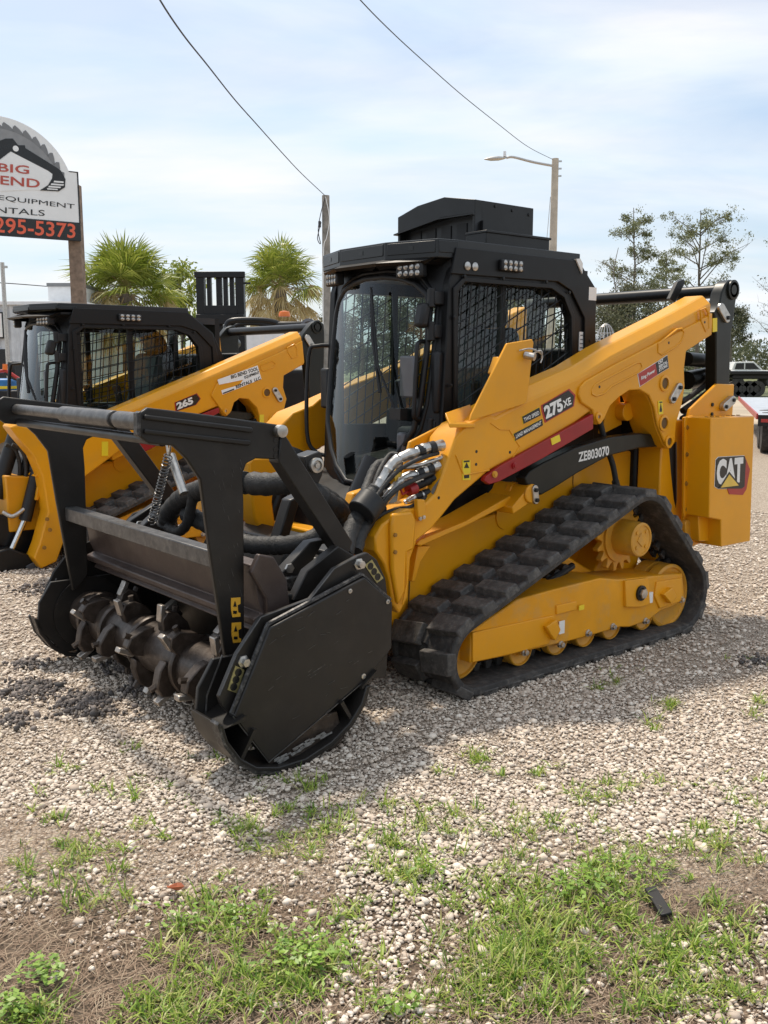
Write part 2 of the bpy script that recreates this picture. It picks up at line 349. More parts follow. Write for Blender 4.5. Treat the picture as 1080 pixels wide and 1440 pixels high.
def tracks(root):
    made = []
    circ = [(.94, .245, .238), (-.80, .205, .198), (.52, .625, .272)]
    pts = []
    dlt = .032
    for cx, cz, r in circ: pts += [(cx+(r-dlt)*math.cos(2*math.pi*k/72), cz+(r-dlt)*math.sin(2*math.pi*k/72)) for k in range(72)]
    h = hull(pts); h.append(h[0]); L = [0]
    for a, b in zip(h[:-1], h[1:]): L.append(L[-1]+math.dist(a, b))
    n = 29; pitch = L[-1]/n
    def at(s):
        s %= L[-1]; i = 0
        while L[i+1] < s: i += 1
        t = (s-L[i])/(L[i+1]-L[i]); return (h[i][0]+(h[i+1][0]-h[i][0])*t, h[i][1]+(h[i+1][1]-h[i][1])*t)
    def fr(s):
        a, b = at(s-.012), at(s+.012); tx, tz = b[0]-a[0], b[1]-a[1]; l = math.hypot(tx, tz); p = at(s)
        return p, (tz/l, -tx/l)      # outward normal (hull runs counter-clockwise)
    belt = MB(); m = 320; prof = [(-1.046, -.012), (-1.050, .020), (-1.040, .030), (-1.022, .030), (-1.012, .014), (-.64, .014), (-.63, .030), (-.61, .030), (-.602, .020), (-.606, -.012), (-.62, -.016), (-1.03, -.016)]
    vs = []; fs = []; k = len(prof)
    for i in range(m):
        p, nn = fr(L[-1]*i/m); vs += [(p[0]+nn[0]*d, y, p[1]+nn[1]*d) for y, d in prof]
    for i in range(m):
        for j in range(k): fs.append((i*k+j, i*k+(j+1) % k, ((i+1) % m)*k+(j+1) % k, ((i+1) % m)*k+j))
    belt.add(vs, fs)
    tread = MB()
    def lug(s, y0, y1, ln, h0, h1, skew=0):
        q = []
        for d, sh in ((h0, 0), (h1, .010)):
            for yy, sg in ((y0, 1), (y1, -1)):
                for e in (-1, 1):
                    p, nn = fr(s+e*(ln/2-sh)+(skew if yy == y1 else 0)); q.append((p[0]+nn[0]*d, yy+sg*sh, p[1]+nn[1]*d))
        (tread if h1 > .04 else belt).add(q, [(0, 1, 3, 2), (4, 6, 7, 5), (0, 4, 5, 1), (2, 3, 7, 6), (0, 2, 6, 4), (1, 5, 7, 3)])
    for i in range(n):
        s = i*pitch
        lug(s, -1.053, -.835, pitch*.62, .010, .056, .02); lug(s+pitch*.5, -.86, -.80, pitch*.5, .01, .026)
        lug(s+pitch*.5, -.82, -.598, pitch*.62, .010, .056, .02)
        for e in (0, .5): lug(s+pitch*e, -.87, -.84, .05, -.06, -.005); lug(s+pitch*e, -.81, -.78, .05, -.06, -.005)
    bo_ = belt.build('rubber_track', 'rubber', root, bevel=.004, smooth=30); tread.build('tread_lugs', 'lugs', bo_, bevel=.006, smooth=30); made.append(bo_)
    # roller frame
    fp = [P(u, v, -.99) for u, v in [(661, 933), (663, 887), (705, 859), (728, 843), (779, 829), (844, 813), (870, 815), (918, 810), (960, 806), (963, 846), (928, 860), (912, 873), (886, 882), (872, 882), (838, 892), (800, 902), (762, 911), (740, 916), (716, 922)]]
    fo = MB().prism(fp, -.99, -.70).build('track_frame', 'yellow_dusty', root, bevel=.008); made.append(fo)
    rib = MB().prism([P(u, v, -.99) for u, v in [(663, 889), (777, 865), (779, 886), (770, 905), (718, 919), (663, 931)]], -1.0, -.98)
    rib.build('plate', 'yellow', fo, bevel=.004); rib = MB()
    rib.prism([P(u, v, -.99) for u, v in [(876, 816), (908, 812), (911, 848), (899, 853), (877, 853)]], -1.008, -.98)
    rib.build('plate', 'yellow', fo, bevel=.004); rib = MB()
    rib.prism([P(u, v, -.99) for u, v in [(922, 818), (957, 812), (957, 845), (926, 855), (919, 838)]], -1.0, -.98)
    rib.build('plate', 'yellow', fo, bevel=.004); rib = MB()
    rib.prism([P(u, v, -.99) for u, v in [(781, 851), (809, 845), (809, 857), (781, 864)]], -1.0, -.98)
    rib.build('plate', 'yellow', fo, bevel=.004)
    lug_ = MB().prism([P(u, v, -1.0) for u, v in [(763, 880), (777, 870), (783, 884), (775, 900), (768, 890)]], -1.03, -.98)
    lug_.build('lug', 'yellow', fo, bevel=.006); lug_ = MB()
    lug_.prism([P(u, v, -1.0) for u, v in [(928, 835), (940, 825), (946, 838), (938, 848)]], -1.03, -.98)
    lug_.build('lug', 'yellow', fo, bevel=.006)
    hb = MB(); q = P(897, 833, -.99); yring(hb, q[0], -.99, q[1], [(.045, 0), (.045, .03), (.032, .032), (.032, .005), (.02, .005), (.02, .03)], 16); hb.build('tension_hub', 'black', fo)
    hb = MB(); yring(hb, q[0], -1.008, q[1], [(.030, 0), (.030, .03), (.0, .031)], 6); hb.build('hub_cap', 'steel', fo)
    for u, v in [(737, 917), (788, 906), (826, 890), (861, 881), (907, 873), (957, 843)]:
        q = P(u, v, -.99); b = MB(); yring(b, q[0], -.985, q[1], [(.021, 0), (.021, .012), (.014, .013), (.014, .028), (0, .029)], 8); b.build('bolt', 'steel', fo)
    for u, v in ((789, 882), (944, 827)):
        a = P(u-3, v-8, -1.0); b_ = P(u+4, v+8, -1.0)
        if u > 900: a = P(911, 834, -1.0); b_ = P(917, 847, -1.0)
        MB().box(a[0], b_[0], -1.004, -1.0 if u < 900 else -.99, b_[1], a[1]).build('decal', 'white', fo, smooth=0)
    q = P(815, 854, -.99); MB().box(q[0]-.02, q[0]+.022, -1.004, -1.0, q[1]-.012, q[1]+.014).build('decal', 'warn', fo, smooth=0)
    # rollers and idlers
    def wheel(name, x, z, r, y=-.90, wd=.07, hubr=.05):
        b = MB(); yring(b, x, y-wd/2+.07, z, [(hubr, -wd/2), (r*.8, -wd/2), (r, -wd/2+.01), (r, wd/2-.006), (r*.95, wd/2), (r*.9, wd/2), (r*.86, wd/2-.012), (r*.5, wd/2-.022), (hubr, wd/2-.02), (hubr, wd/2+.005), (0, wd/2+.006)], 40)
        yring(b, x, y+.13, z, [(hubr, -wd/2), (r, -wd/2), (r, wd/2), (hubr, wd/2)], 40)
        yring(b, x, y+.1, z, [(hubr*.8, -.1), (hubr*.8, .1)], 12)
        o = b.build(name, 'ylw_metal', root); made.append(o); return o
    wheel('rear_idler', .90, .228, .195, -.95, .08); wheel('front_idler', -.80, .205, .148, -.90, .08)
    for u in (733, 784, 823, 859, 904):
        x = P(u, 905, -.95)[0]; wheel('roller', x, .056+.086, .086, -.962, .06, .03)
    # sprocket and final drive
    sp = MB(); cx, cz = .52, .625; nt_ = 17; prof = []
    for i in range(nt_):
        t = 360/nt_*i
        prof += [(cx+r*math.cos(R(t+d)), cz+r*math.sin(R(t+d))) for r, d in ((.168, 0), (.205, 4), (.205, 9), (.168, 13), (.155, 17))]
    sp.prism(prof, -.86, -.82); spo = sp.build('sprocket', 'ylw_metal', root, bevel=.004); made.append(spo)
    for i in range(12):
        t = R(30*i+10); b = MB(); yring(b, cx+.125*math.cos(t), -.86, cz+.125*math.sin(t), [(.013, 0), (.013, .014), (0, .015)], 6); b.build('bolt', 'steel', spo)
    fd = MB(); yring(fd, cx, -.86, cz, [(.15, 0), (.15, .015), (.105, .02), (.10, .12), (.098, .125), (.098, .15), (.09, .155), (.082, .155), (.080, .150), (.0, .150)], 40)
    fdo = fd.build('final_drive', 'ylw_metal', root, smooth=25); made.append(fdo)
    for t in (45, 135, 225, 315):
        b = MB(); yring(b, cx+.06*math.cos(R(t)), -1.01, cz+.06*math.sin(R(t)), [(.011, 0), (.011, .006), (0, .007)], 10); b.build('bolt', 'ylw_metal', fdo)
    b = MB().obox((cx, -1.012, cz), .06, .008, .06, Matrix.Rotation(R(40), 3, 'Y')); b.build('cover_plate', 'ylw_metal', fdo, bevel=.003)
    # chassis bracket behind the sprocket
    mot = MB().prism([(-.35, .30), (.85, .30), (.92, .55), (.80, .66), (.62, .66), (.45, .40), (.15, .56), (-.1, .46), (-.3, .42)], -.74, -.56)
    made.append(mot.build('undercarriage_mount', 'yellow', root, bevel=.01))
    hz = MB()
    for a in range(3): hz.cyl((-.02+.07*a, -.80, .43+.02*a), (-.02+.07*a, -.60, .43+.02*a), .032, n=14)
    hz.cyl((-.08, -.82, .42), (.2, -.78, .48), .02, n=10); made.append(hz.build('hydraulic_fitting', 'plastic', root))
    return made

def cab(root, fx=lambda p: p, box=True, white_labels=True):
    def B(mb, name, m, parent=None, **k): return mb.xf(fx).build(name, m, parent or root, **k)
    outer = [(-.60, .95), (-.535, 2.03), (-.47, 2.215), (.48, 2.215), (.66, 2.05), (.68, 1.7), (.69, .95)]
    if not box: outer = [(-.60, .95), (-.535, 2.03), (-.47, 2.215), (.36, 2.205), (.56, 2.02), (.68, 1.70), (.69, .95)]
    inner = [(-.47, 1.25), (-.485, 1.98), (-.43, 2.035), (.25, 2.035), (.36, 1.99), (.43, 1.88), (.445, 1.66), (.44, 1.22)]
    for s in (-1, 1):
        y0 = -.52*-s if s > 0 else -.52
        yo = s*.52; yi = s*.47
        mb = MB().frame(outer, inner, yo, yi)
        fo = B(mb, 'side_guard', 'cabblack', bevel=.006)
        sk = MB().prism([(-.535, 2.07), (-.50, 2.205), (.475 if box else .35, 2.205), (.645 if box else .55, 2.05 if box else 2.01), (.66, 1.45), (.56, 1.42), (.545, 1.88), (.42, 2.03), (.30, 2.075)], yo+s*.016, yo-s*.004)
        B(sk, 'roof_skirt', 'cabblack', fo, bevel=.004)
        B(MB().frame([(a*1.0, b*1.0) for a, b in [(-.50, 1.23), (-.515, 2.0), (-.44, 2.06), (.27, 2.06), (.385, 2.01), (.46, 1.89), (.475, 1.66), (.47, 1.2)]], inner, yo+s*.012, yo-s*.004), 'window_trim', 'cabblack', fo, bevel=.004)
        B(meshbars(MB(), inner, yo-s*.015, 27 if box else 15, r=.0040), 'wire_mesh', 'cabblack', fo, smooth=0)
        B(MB().add([(p[0], yi-s*.014, p[1]) for p in inner], [tuple(range(len(inner)))]), 'side_window', 'sideglass' if s < 0 else 'tintglass', fo, smooth=0)
        # vertical window divider
        B(MB().box(-.10, -.06, yi-s*.02, yi, 1.25, 2.04), 'divider', 'cabblack', fo)
        for bx, bz in ((-.44, 2.062), (-.15, 2.068), (.2, 2.068), (-.51, 1.85), (-.53, 1.5), (.4, 2.02), (.6, 1.75)):
            b = MB(); b.ring((bx, yo+s*.012, bz), (1, 0, 0), (0, 0, 1), [(.010, -s*0.0), (.010, -s*.006), (0, -s*.008)], 8); B(b, 'bolt', 'cabblack', fo)
        lt = MB().box(-.19, -.02, yo+s*.016, yo+s*.045, 2.105, 2.165); lo = B(lt, 'work_light', 'plastic', fo, bevel=.008)
        le = MB()
        for i in range(4):
            for j in range(2): le.ring((-.165+.04*i, yo+s*.045, 2.121+.028*j), (1, 0, 0), (0, 0, 1), [(.014, 0), (.011, -s*.002), (0, -s*.003)], 8)
        B(le, 'lens', 'lampglass', lo)
        if s < 0 and white_labels:
            for bx in (-.425, -.37):
                b = MB(); yring(b, bx, -.52, 2.115, [(.022, 0), (.022, .022), (.016, .026), (0, .027)], 14); B(b, 'tow_hook_cap', 'steel', fo)
            B(MB().box(.575, .645, -.5365, -.53, 1.985, 2.06), 'decal', 'white', fo, smooth=0)
            B(MB().box(.515, .565, -.5245, -.5205, 1.69, 1.80), 'decal', 'white', fo, smooth=0)
            for r_ in range(4): B(MB().box(.522, .558, -.526, -.524, 1.705+.024*r_, 1.712+.024*r_), 'lettering', 'signgrey', fo, smooth=0)
            B(MB().prism([(.44, 2.21), (.475, 2.215), (.50, 2.19), (.50, 2.13)], -.545, -.525), 'decal', 'white', fo, smooth=0)
    # roof with a faceted front
    plan = [(-.47, -.525), (-.60, -.50), (-.70, -.2), (-.70, .2), (-.60, .50), (-.47, .525), (.50 if box else .36, .525), (.50 if box else .36, -.525)]
    rf = B(MB().prism(plan, 2.15 if box else 2.195, 2.245, 'z'), 'roof', 'fascia', bevel=.005, smooth=0)
    vis = MB(); inn = [(p[0], p[1]) for p in plan[:6]]; o_ = [(-.50, -.47), (-.64, -.44), (-.755, -.18), (-.755, .18), (-.64, .44), (-.50, .47)]
    vs = [(p[0]+.03, p[1]*.97, 2.168) for p in inn]+[(p[0], p[1], 2.135) for p in o_]+[(p[0]+.03, p[1]*.97, 2.150) for p in inn]+[(p[0]+.015, p[1]*.98, 2.12) for p in o_]
    fs = []
    for i in range(5): fs += [(i, i+1, 7+i, 6+i), (12+i, 18+i, 19+i, 13+i), (6+i, 7+i, 19+i, 18+i), (i, 12+i, 13+i, i+1)]
    fs += [(0, 6, 18, 12), (5, 17, 23, 11)]
    B(vis.add(vs, fs), 'visor', 'cabblack', rf, smooth=0)
    for (p0, p1) in zip(plan[:5], plan[1:6]):
        c = Vector(((p0[0]+p1[0])/2, (p0[1]+p1[1])/2, 2.205)); dr = Vector((p1[0]-p0[0], p1[1]-p0[1], 0)); L_ = dr.length; dr.normalize(); nn = Vector((-dr.y, dr.x, 0)); nn = nn if nn.x < 0 or abs(nn.y) > .9 else -nn
        m3 = Matrix((dr, nn, Vector((0, 0, 1)))).transposed()
        B(MB().obox(c+nn*.001, L_*.92, .006, .060 if box else .03, m3), 'fascia_plate', 'fascia', rf, bevel=.003)
        if box and L_ > .2: B(MB().obox(c+nn*.004, .03, .004, .022, m3), 'slot', 'dblack', rf)
    for s in (-1, 1):
        m3 = Matrix.Rotation(R(-s*14), 3, 'Z')
        lt = MB().obox((-.635, s*.335, 2.095), .05, .17, .075, m3); lo = B(lt, 'headlight', 'plastic', rf, bevel=.01)
        le = MB()
        for i in range(4):
            for j in range(2):
                c = Vector((-.635, s*.335, 2.095))+m3 @ Vector((-.026, -.055+.037*i, -.016+.032*j)); nrm = m3 @ Vector((-1, 0, 0)); vv = m3 @ Vector((0, 1, 0))
                le.ring(c, vv, Vector((0, 0, -1)) if True else vv, [(.015, 0), (.012, .002), (0, .004)], 8)
        B(le, 'lens', 'lampglass', lo)
    # windscreen
    HW = [(.955, .085), (1.03, .20), (1.12, .29), (1.27, .385), (1.40, .405), (1.65, .415), (1.90, .41), (1.97, .385), (2.03, .31), (2.065, .20), (2.08, .08)]
    def hw(z):
        for (a, p), (b, q) in zip(HW[:-1], HW[1:]):
            if a <= z <= b: return p+(q-p)*(z-a)/(b-a)
        return HW[0][1] if z < HW[0][0] else HW[-1][1]
    def xg(z, y): return -.505-.14*(2.08-z)/1.12-.10*(1-(y/.5)**2)
    zs = sorted(set([a for a, b in HW]+[.955+i*.0375 for i in range(30)]+[2.08])); zs = [z for z in zs if z <= 2.08]
    g = MB(); n = 16; vs = []; fs = []
    for z in zs: vs += [(xg(z, y)-.012, y, z) for y in [hw(z)*(2*i/n-1) for i in range(n+1)]]
    for j in range(len(zs)-1):
        for i in range(n): a = j*(n+1)+i; fs.append((a, a+1, a+n+2, a+n+1))
    B(g.add(vs, fs), 'windscreen', 'glass')
    loop = [(xg(z, hw(z))-.008, -hw(z), z) for z, _ in HW]+[(xg(z, hw(z))-.008, hw(z), z) for z, _ in HW[::-1]]
    B(MB().tube(loop, .017, 8, True), 'door_seal', 'plastic', smooth=60)
    loop2 = [(xg(z, hw(z)+.035)+.004, -(hw(z)+.032), z+(.03 if z > 2 else -.03 if z < 1.1 else 0)) for z, _ in HW]; loop2 += [(p[0], -p[1], p[2]) for p in loop2[::-1]]
    B(MB().tube(loop2, .014, 8, True), 'door_frame', 'cabblack', smooth=60)
    fp = MB(); vs = []; fs = []
    zz = [.80, .90, .95]+[z for z in zs if z > .96 and z < 2.075]+[2.08, 2.14, 2.17]
    for s in (-1, 1):
        o = len(vs)
        for z in zz:
            zc = min(max(z, .955), 2.08); a = hw(zc)+.02 if .955 <= z <= 2.08 else 0
            vs += [(xg(zc, a), s*a, z), (xg(zc, (a+.5)/2)+.0, s*(a+.5)/2, z), (-.505-.10*(2.08-zc)/1.12, s*.5, z), (-.45, s*.5, z)]
        for j in range(len(zz)-1):
            for i in range(3): a = o+j*4+i; fs.append((a, a+1, a+5, a+4))
    B(fp.add(vs, fs), 'front_panel', 'cabblack')
    # hinges, handles, wiper, mirror on the near door post
    for z in (1.95, 1.78, 1.28, 1.15):
        hp = MB().cyl((-.60, -.455, z-.05), (-.60, -.455, z+.05), .022, n=12); hp.box(-.60, -.53, -.485, -.43, z-.035, z+.035)
        B(hp, 'hinge', 'plastic', bevel=.006)
    B(MB().box(-.60, -.54, -.50, -.445, 1.35, 1.68), 'post_cover', 'plastic', bevel=.02)
    B(MB().tube(smoothpath([(-.58, -.40, 1.73), (-.65, -.41, 1.72), (-.665, -.415, 1.66), (-.68, -.415, 1.40), (-.67, -.41, 1.33), (-.60, -.40, 1.32)], 4), .012, 8), 'grab_handle', 'plastic', smooth=60)
    B(MB().tube(smoothpath([(-.52, .50, 1.72), (-.60, .56, 1.72), (-.64, .60, 1.66), (-.66, .60, 1.2), (-.62, .56, 1.08), (-.56, .5, 1.06)], 4), .013, 8), 'grab_handle', 'plastic', smooth=60)
    B(MB().obox((-.60, .47, 1.47), .05, .08, .24), 'door_latch', 'plastic', bevel=.015)
    B(MB().obox((-.635, -.425, 1.86), .06, .07, .13, Matrix.Rotation(R(12), 3, 'Y')), 'mirror', 'plastic', bevel=.02)
    wp = MB().tube([(-.71, -.30, 1.36), (-.735, -.18, 1.60), (-.70, -.08, 2.02)], .008, 6).tube([(-.735, -.20, 1.46), (-.73, -.13, 1.75), (-.70, -.085, 1.98)], .011, 6)
    wp.obox((-.70, -.31, 1.35), .05, .09, .06)
    B(wp, 'wiper', 'plastic')
    B(MB().obox((-.655, -.335, 1.545), .02, .17, .22, Matrix.Rotation(R(-14), 3, 'Z')), 'wiper_motor_cover', 'greyh', bevel=.01)
    B(MB().obox((-.675, -.315, 1.19), .045, .06, .12), 'door_handle', 'greyh', bevel=.015)
    # inside
    B(MB().box(-.5, .6, -.46, .46, .80, .95), 'cab_floor', 'cabblack')
    st = MB().box(-.25, .22, -.25, .25, 1.08, 1.24).prism([(.10, 1.2), (.22, 1.2), (.32, 1.78), (.26, 1.84), (.22, 1.80)], -.25, .25).prism([(.24, 1.83), (.32, 1.83), (.33, 2.0), (.26, 2.0)], -.14, .14)
    st.box(-.2, .2, -.18, .18, .95, 1.1)
    B(st, 'seat', 'seat', bevel=.03)
    js = MB().box(-.2, .3, -.40, -.27, 1.1, 1.34).box(-.2, .3, .27, .40, 1.1, 1.34).cyl((-.12, -.33, 1.34), (-.15, -.33, 1.52), .022, .03).cyl((-.12, .33, 1.34), (-.15, .33, 1.52), .022, .03)
    B(js, 'armrest', 'plastic', bevel=.012)
    rear = MB().frame([(-.47, 1.0), (-.47, 2.16), (.47, 2.16), (.47, 1.0)], [(-.36, 1.5), (-.36, 2.02), (.36, 2.02), (.36, 1.5)], .60, .64, 'x')
    ro = B(rear, 'rear_wall', 'cabblack')
    rb = MB()
    for i in range(5): rb.tube([(.615, -.30+.15*i, 1.5), (.615, -.30+.15*i, 2.02)], .004, 5)
    for i in range(4): rb.tube([(.62, -.36, 1.56+.13*i), (.62, .36, 1.52+.08*i)], .004, 5)
    B(rb, 'rear_mesh', 'cabblack', ro, smooth=0)
    B(MB().box(-.5, .6, -.47, .47, 2.10, 2.16), 'headliner', 'seat')
    # step in front of the door
    B(MB().prism([(-.50, .62), (-.72, .66), (-.78, .78), (-.70, .86), (-.5, .90)], -.40, .40), 'front_step', 'cabblack', bevel=.03)
    if box:
        bx = B(MB().prism([(.36, 2.25), (.36, 2.49), (.18, 2.535), (-.05, 2.555), (-.30, 2.51), (-.30, 2.25)], -.09, .34, 'x').frame([(.36, 2.25), (.36, 2.49), (.18, 2.535), (-.05, 2.555), (-.30, 2.51), (-.30, 2.25)], [(.34, 2.26), (.34, 2.40), (-.02, 2.445), (-.28, 2.44), (-.28, 2.26)], -.14, -.08, 'x'), 'air_filter_box', 'black', bevel=.006)
        B(MB().prism([(.37, 2.39), (-.02, 2.44), (-.30, 2.435), (-.30, 2.428), (-.02, 2.432), (.37, 2.382)], -.165, -.13, 'x'), 'hood_lip', 'black', bx)
        for i in range(5): B(MB().add([(-.092+i*.0, 0, 0)], []) if False else MB().box(-.095, -.088, .28-.13*i, .20-.13*i, 2.29, 2.40), 'vent_slat', 'cabblack', bx)
        for bx_, bz_ in ((.02, 2.30), (.30, 2.47), (.02, 2.49), (.16, 2.48)):
            b = MB(); yring(b, bx_, -.30, bz_, [(.009, 0), (.009, .005), (0, .006)], 6); B(b, 'bolt', 'plastic', bx)
        B(MB().box(-.17, .35, -.42, -.26, 2.24, 2.325), 'side_duct', 'black', bx, bevel=.005)
        B(MB().box(-.175, .355, -.43, -.26, 2.318, 2.332), 'duct_lid', 'black', bx, bevel=.003)
        for y in (.08, -.06): B(MB().cyl((-.16, y, 2.245), (-.16, y, 2.275), .018, n=8), 'bolt', 'steel', bx)

def loader(root, Q, arm_out, arm_raise, overlay, box, cabfx, tshift=0):
    """Q(u, v, y) -> the machine's own (x, z) of a traced point on its lengthwise plane y"""
    made = tracks(root)
    for o in made: o.location.x = tshift
    # chassis
    ch = MB().prism([(-1.12, .28), (-1.13, .74)]+[P(u, v, -.58) for u, v in [(587, 763), (640, 738), (700, 722), (745, 700), (790, 672), (860, 636), (955, 630)]]+[(.98, .30)], -.58, .58)
    co = ch.build('chassis', 'yellow', root, bevel=.012)
    up = MB().prism([(-1.0, .70), (-.95, .86), (-.45, 1.06), (.35, 1.15), (.80, 1.50), (1.38, 1.50), (1.42, .5), (.9, .4)], -.50, .50).box(.98, 1.42, -.62, .62, .5, 1.72)
    up.build('engine_bay', 'cabblack', root, bevel=.02)
    lg = []
    l1 = MB().prism([P(u, v, -.74) for u, v in [(586, 766), (590, 760), (655, 733), (690, 713), (718, 697), (722, 706), (690, 722), (655, 740), (592, 768)]], -.74, -.56)
    lg.append(l1.build('ledge', 'yellow', root, bevel=.005))
    l2 = MB().prism([P(u, v, -.70) for u, v in [(588, 768), (579, 818), (584, 818), (592, 790), (606, 768)]], -.70, -.56)
    lg.append(l2.build('gusset', 'yellow', root, bevel=.005))
    LX, LZ = P(746, 694, -.80)
    l3 = MB().prism(arc(LX, LZ, .048, -80, 170)+[(LX-.14, LZ-.06), (LX-.13, LZ-.10)], -.80, -.56)
    yring(l3, LX, -.80, LZ, [(.052, 0), (.052, .012), (.04, .014), (0, .014)], 24); yring(l3, LX, -.68, LZ, [(.052, -.02), (.052, .02)], 24)
    o = l3.build('link_clevis', 'yellow', root, bevel=.006); lg.append(o)
    b = MB().prism(arc(LX+.012, LZ+.025, .022, 0, 180, 6)+arc(LX+.022, LZ-.035, .022, 180, 360, 6), -.826, -.81); b.build('pin_keeper', 'steel', o, bevel=.003)
    for q in ((LX+.012, LZ+.02), (LX+.022, LZ-.035)): b = MB(); yring(b, q[0], -.826, q[1], [(.012, 0), (.012, .01), (0, .011)], 6); b.build('bolt', 'black', o)
    b = MB(); yring(b, *[P(710, 725, -.58)[0]], -.58, P(710, 725, -.58)[1], [(.075, 0), (.075, .008), (.06, .009), (0, .009)], 28); lg.append(b.build('access_cover', 'yellow', root))
    # lower link
    ln = MB().prism([P(u, v, -.79) for u, v in [(738, 672), (745, 662), (765, 650), (808, 630), (857, 615), (900, 609), (935, 612), (940, 622), (931, 628), (900, 630), (857, 641), (813, 665), (780, 686), (762, 696), (745, 694)]], -.79, -.72)
    o = ln.build('lower_link', 'link', root, bevel=.008); lg.append(o)
    # lift cylinder and rear steering hoses
    lg.append(MB().cyl(P3(936, 622, -.74), P3(938, 735, -.72), .066, n=24).cyl(P3(932.2, 650, -.72), P3(932.3, 653, -.72), .062, n=24).build('lift_cylinder', 'black', root))
    lg.append(MB().tube(smoothpath([P3(u, v, -.70) for u, v in [(843, 590), (852, 625), (862, 655), (867, 684)]], 5), .017, 8).tube([P3(865, 676, -.70), P3(869, 690, -.70)], .022, 8).build('hose', 'hose', root, smooth=60))
    # arms
    ar = MB(); A = [Q(u, v, -.85) for u, v in arm_out]; k = arm_raise
    A2 = [(p[0], p[1]+(.055 if i in k else 0)) for i, p in enumerate(A)]
    layers(ar, [(A, -.85), (A, -.80) if False else (A2, -.79), (A2, -.66)])
    ao = ar.build('lift_arm', 'yellow', root, bevel=.010)
    ovo = None
    if overlay:
        ovo = MB().prism([Q(u, v, -.85) for u, v in overlay['plate']], -.866, -.845).build('arm_plate', 'yellow', ao, bevel=.007)
        for pth in overlay['ridges']:
            MB().tube([(*[Q(u, v, -.866)[0]], -.865, Q(u, v, -.866)[1]) for u, v in pth], .0065, 6, True).build('pressed_ridge', 'yellow', ao, smooth=60)
        for u, v, r in overlay['holes']:
            q = Q(u, v, -.866); b = MB(); yring(b, q[0], -.864, q[1], [(r+.014, 0), (r+.014, .010), (r, .012), (r, .004), (0, .004)], 24); b.build('boss_ring', 'yellow', ao)
            b = MB(); yring(b, q[0], -.864, q[1], [(r*.97, .0045), (0, .0048)], 20); b.build('bore', 'bore' if r > .02 else 'steel', ao, smooth=0)
        for u0, v0, u1, v1 in overlay['keepers']:
            a = Q(u0, v0, -.866); c = Q(u1, v1, -.866); d = math.atan2(c[1]-a[1], c[0]-a[0])
            pl = [(c[0]+.028*math.cos(d+R(t)), c[1]+.028*math.sin(d+R(t))) for t in range(-90, 91, 20)]+[(a[0]+.028*math.cos(d+R(t)), a[1]+.028*math.sin(d+R(t))) for t in range(90, 271, 20)]
            kp = MB().prism(pl, -.885, -.864).build('pin_keeper', 'steel', ao, bevel=.004)
            for q in (a, c): b = MB(); yring(b, q[0], -.885, q[1], [(.013, 0), (.013, .010), (0, .011)], 6); b.build('bolt', 'black', ao)
    lg.append(ao)
    # rear tower link, cross tube
    T = [Q(u, v, -.80) for u, v in overlay['tower']]
    to = MB().prism(T, -.83, -.75).build('rear_link', 'link', root, bevel=.008); lg.append(to)
    q = Q(*overlay['pivot'], -.80); b = MB(); yring(b, q[0], -.83, q[1], [(.062, 0), (.062, .012), (.048, .014), (.048, .0), (.03, .0), (.03, .012), (0, .012)], 24); b.build('pivot_ring', 'link', to)
    for u0, v0, u1, v1 in overlay['tkeep']:
        a = Q(u0, v0, -.84); c = Q(u1, v1, -.84); d = math.atan2(c[1]-a[1], c[0]-a[0])
        pl = [(c[0]+.03*math.cos(d+R(t)), c[1]+.03*math.sin(d+R(t))) for t in range(-90, 91, 20)]+[(a[0]+.03*math.cos(d+R(t)), a[1]+.03*math.sin(d+R(t))) for t in range(90, 271, 20)]
        MB().prism(pl, -.85, -.828).build('pin_keeper', 'steel', to, bevel=.004)
        b = MB(); yring(b, c[0], -.85, c[1], [(.014, 0), (.014, .010), (0, .011)], 6); b.build('bolt', 'black', to)
    MB().cyl((q[0]-.01, -.79, q[1]-.005), (q[0]-.01, .79, q[1]-.005), .042, n=28).build('cross_tube', 'black', root, smooth=40)
    mirror(root, made+lg)
    cab(root, cabfx, box, box)
    return ao, to
O2 = (-.42, 4.10)
def Q1(u, v, y): return P(u, v, y)
def Q2(u, v, y): p = P(u, v, y+O2[1]); return (p[0]-O2[0], p[1])
def w2(x, y): return (O1[0]+x*EX[0]-y*EX[1], O1[1]+x*EX[1]+y*EX[0], 0)

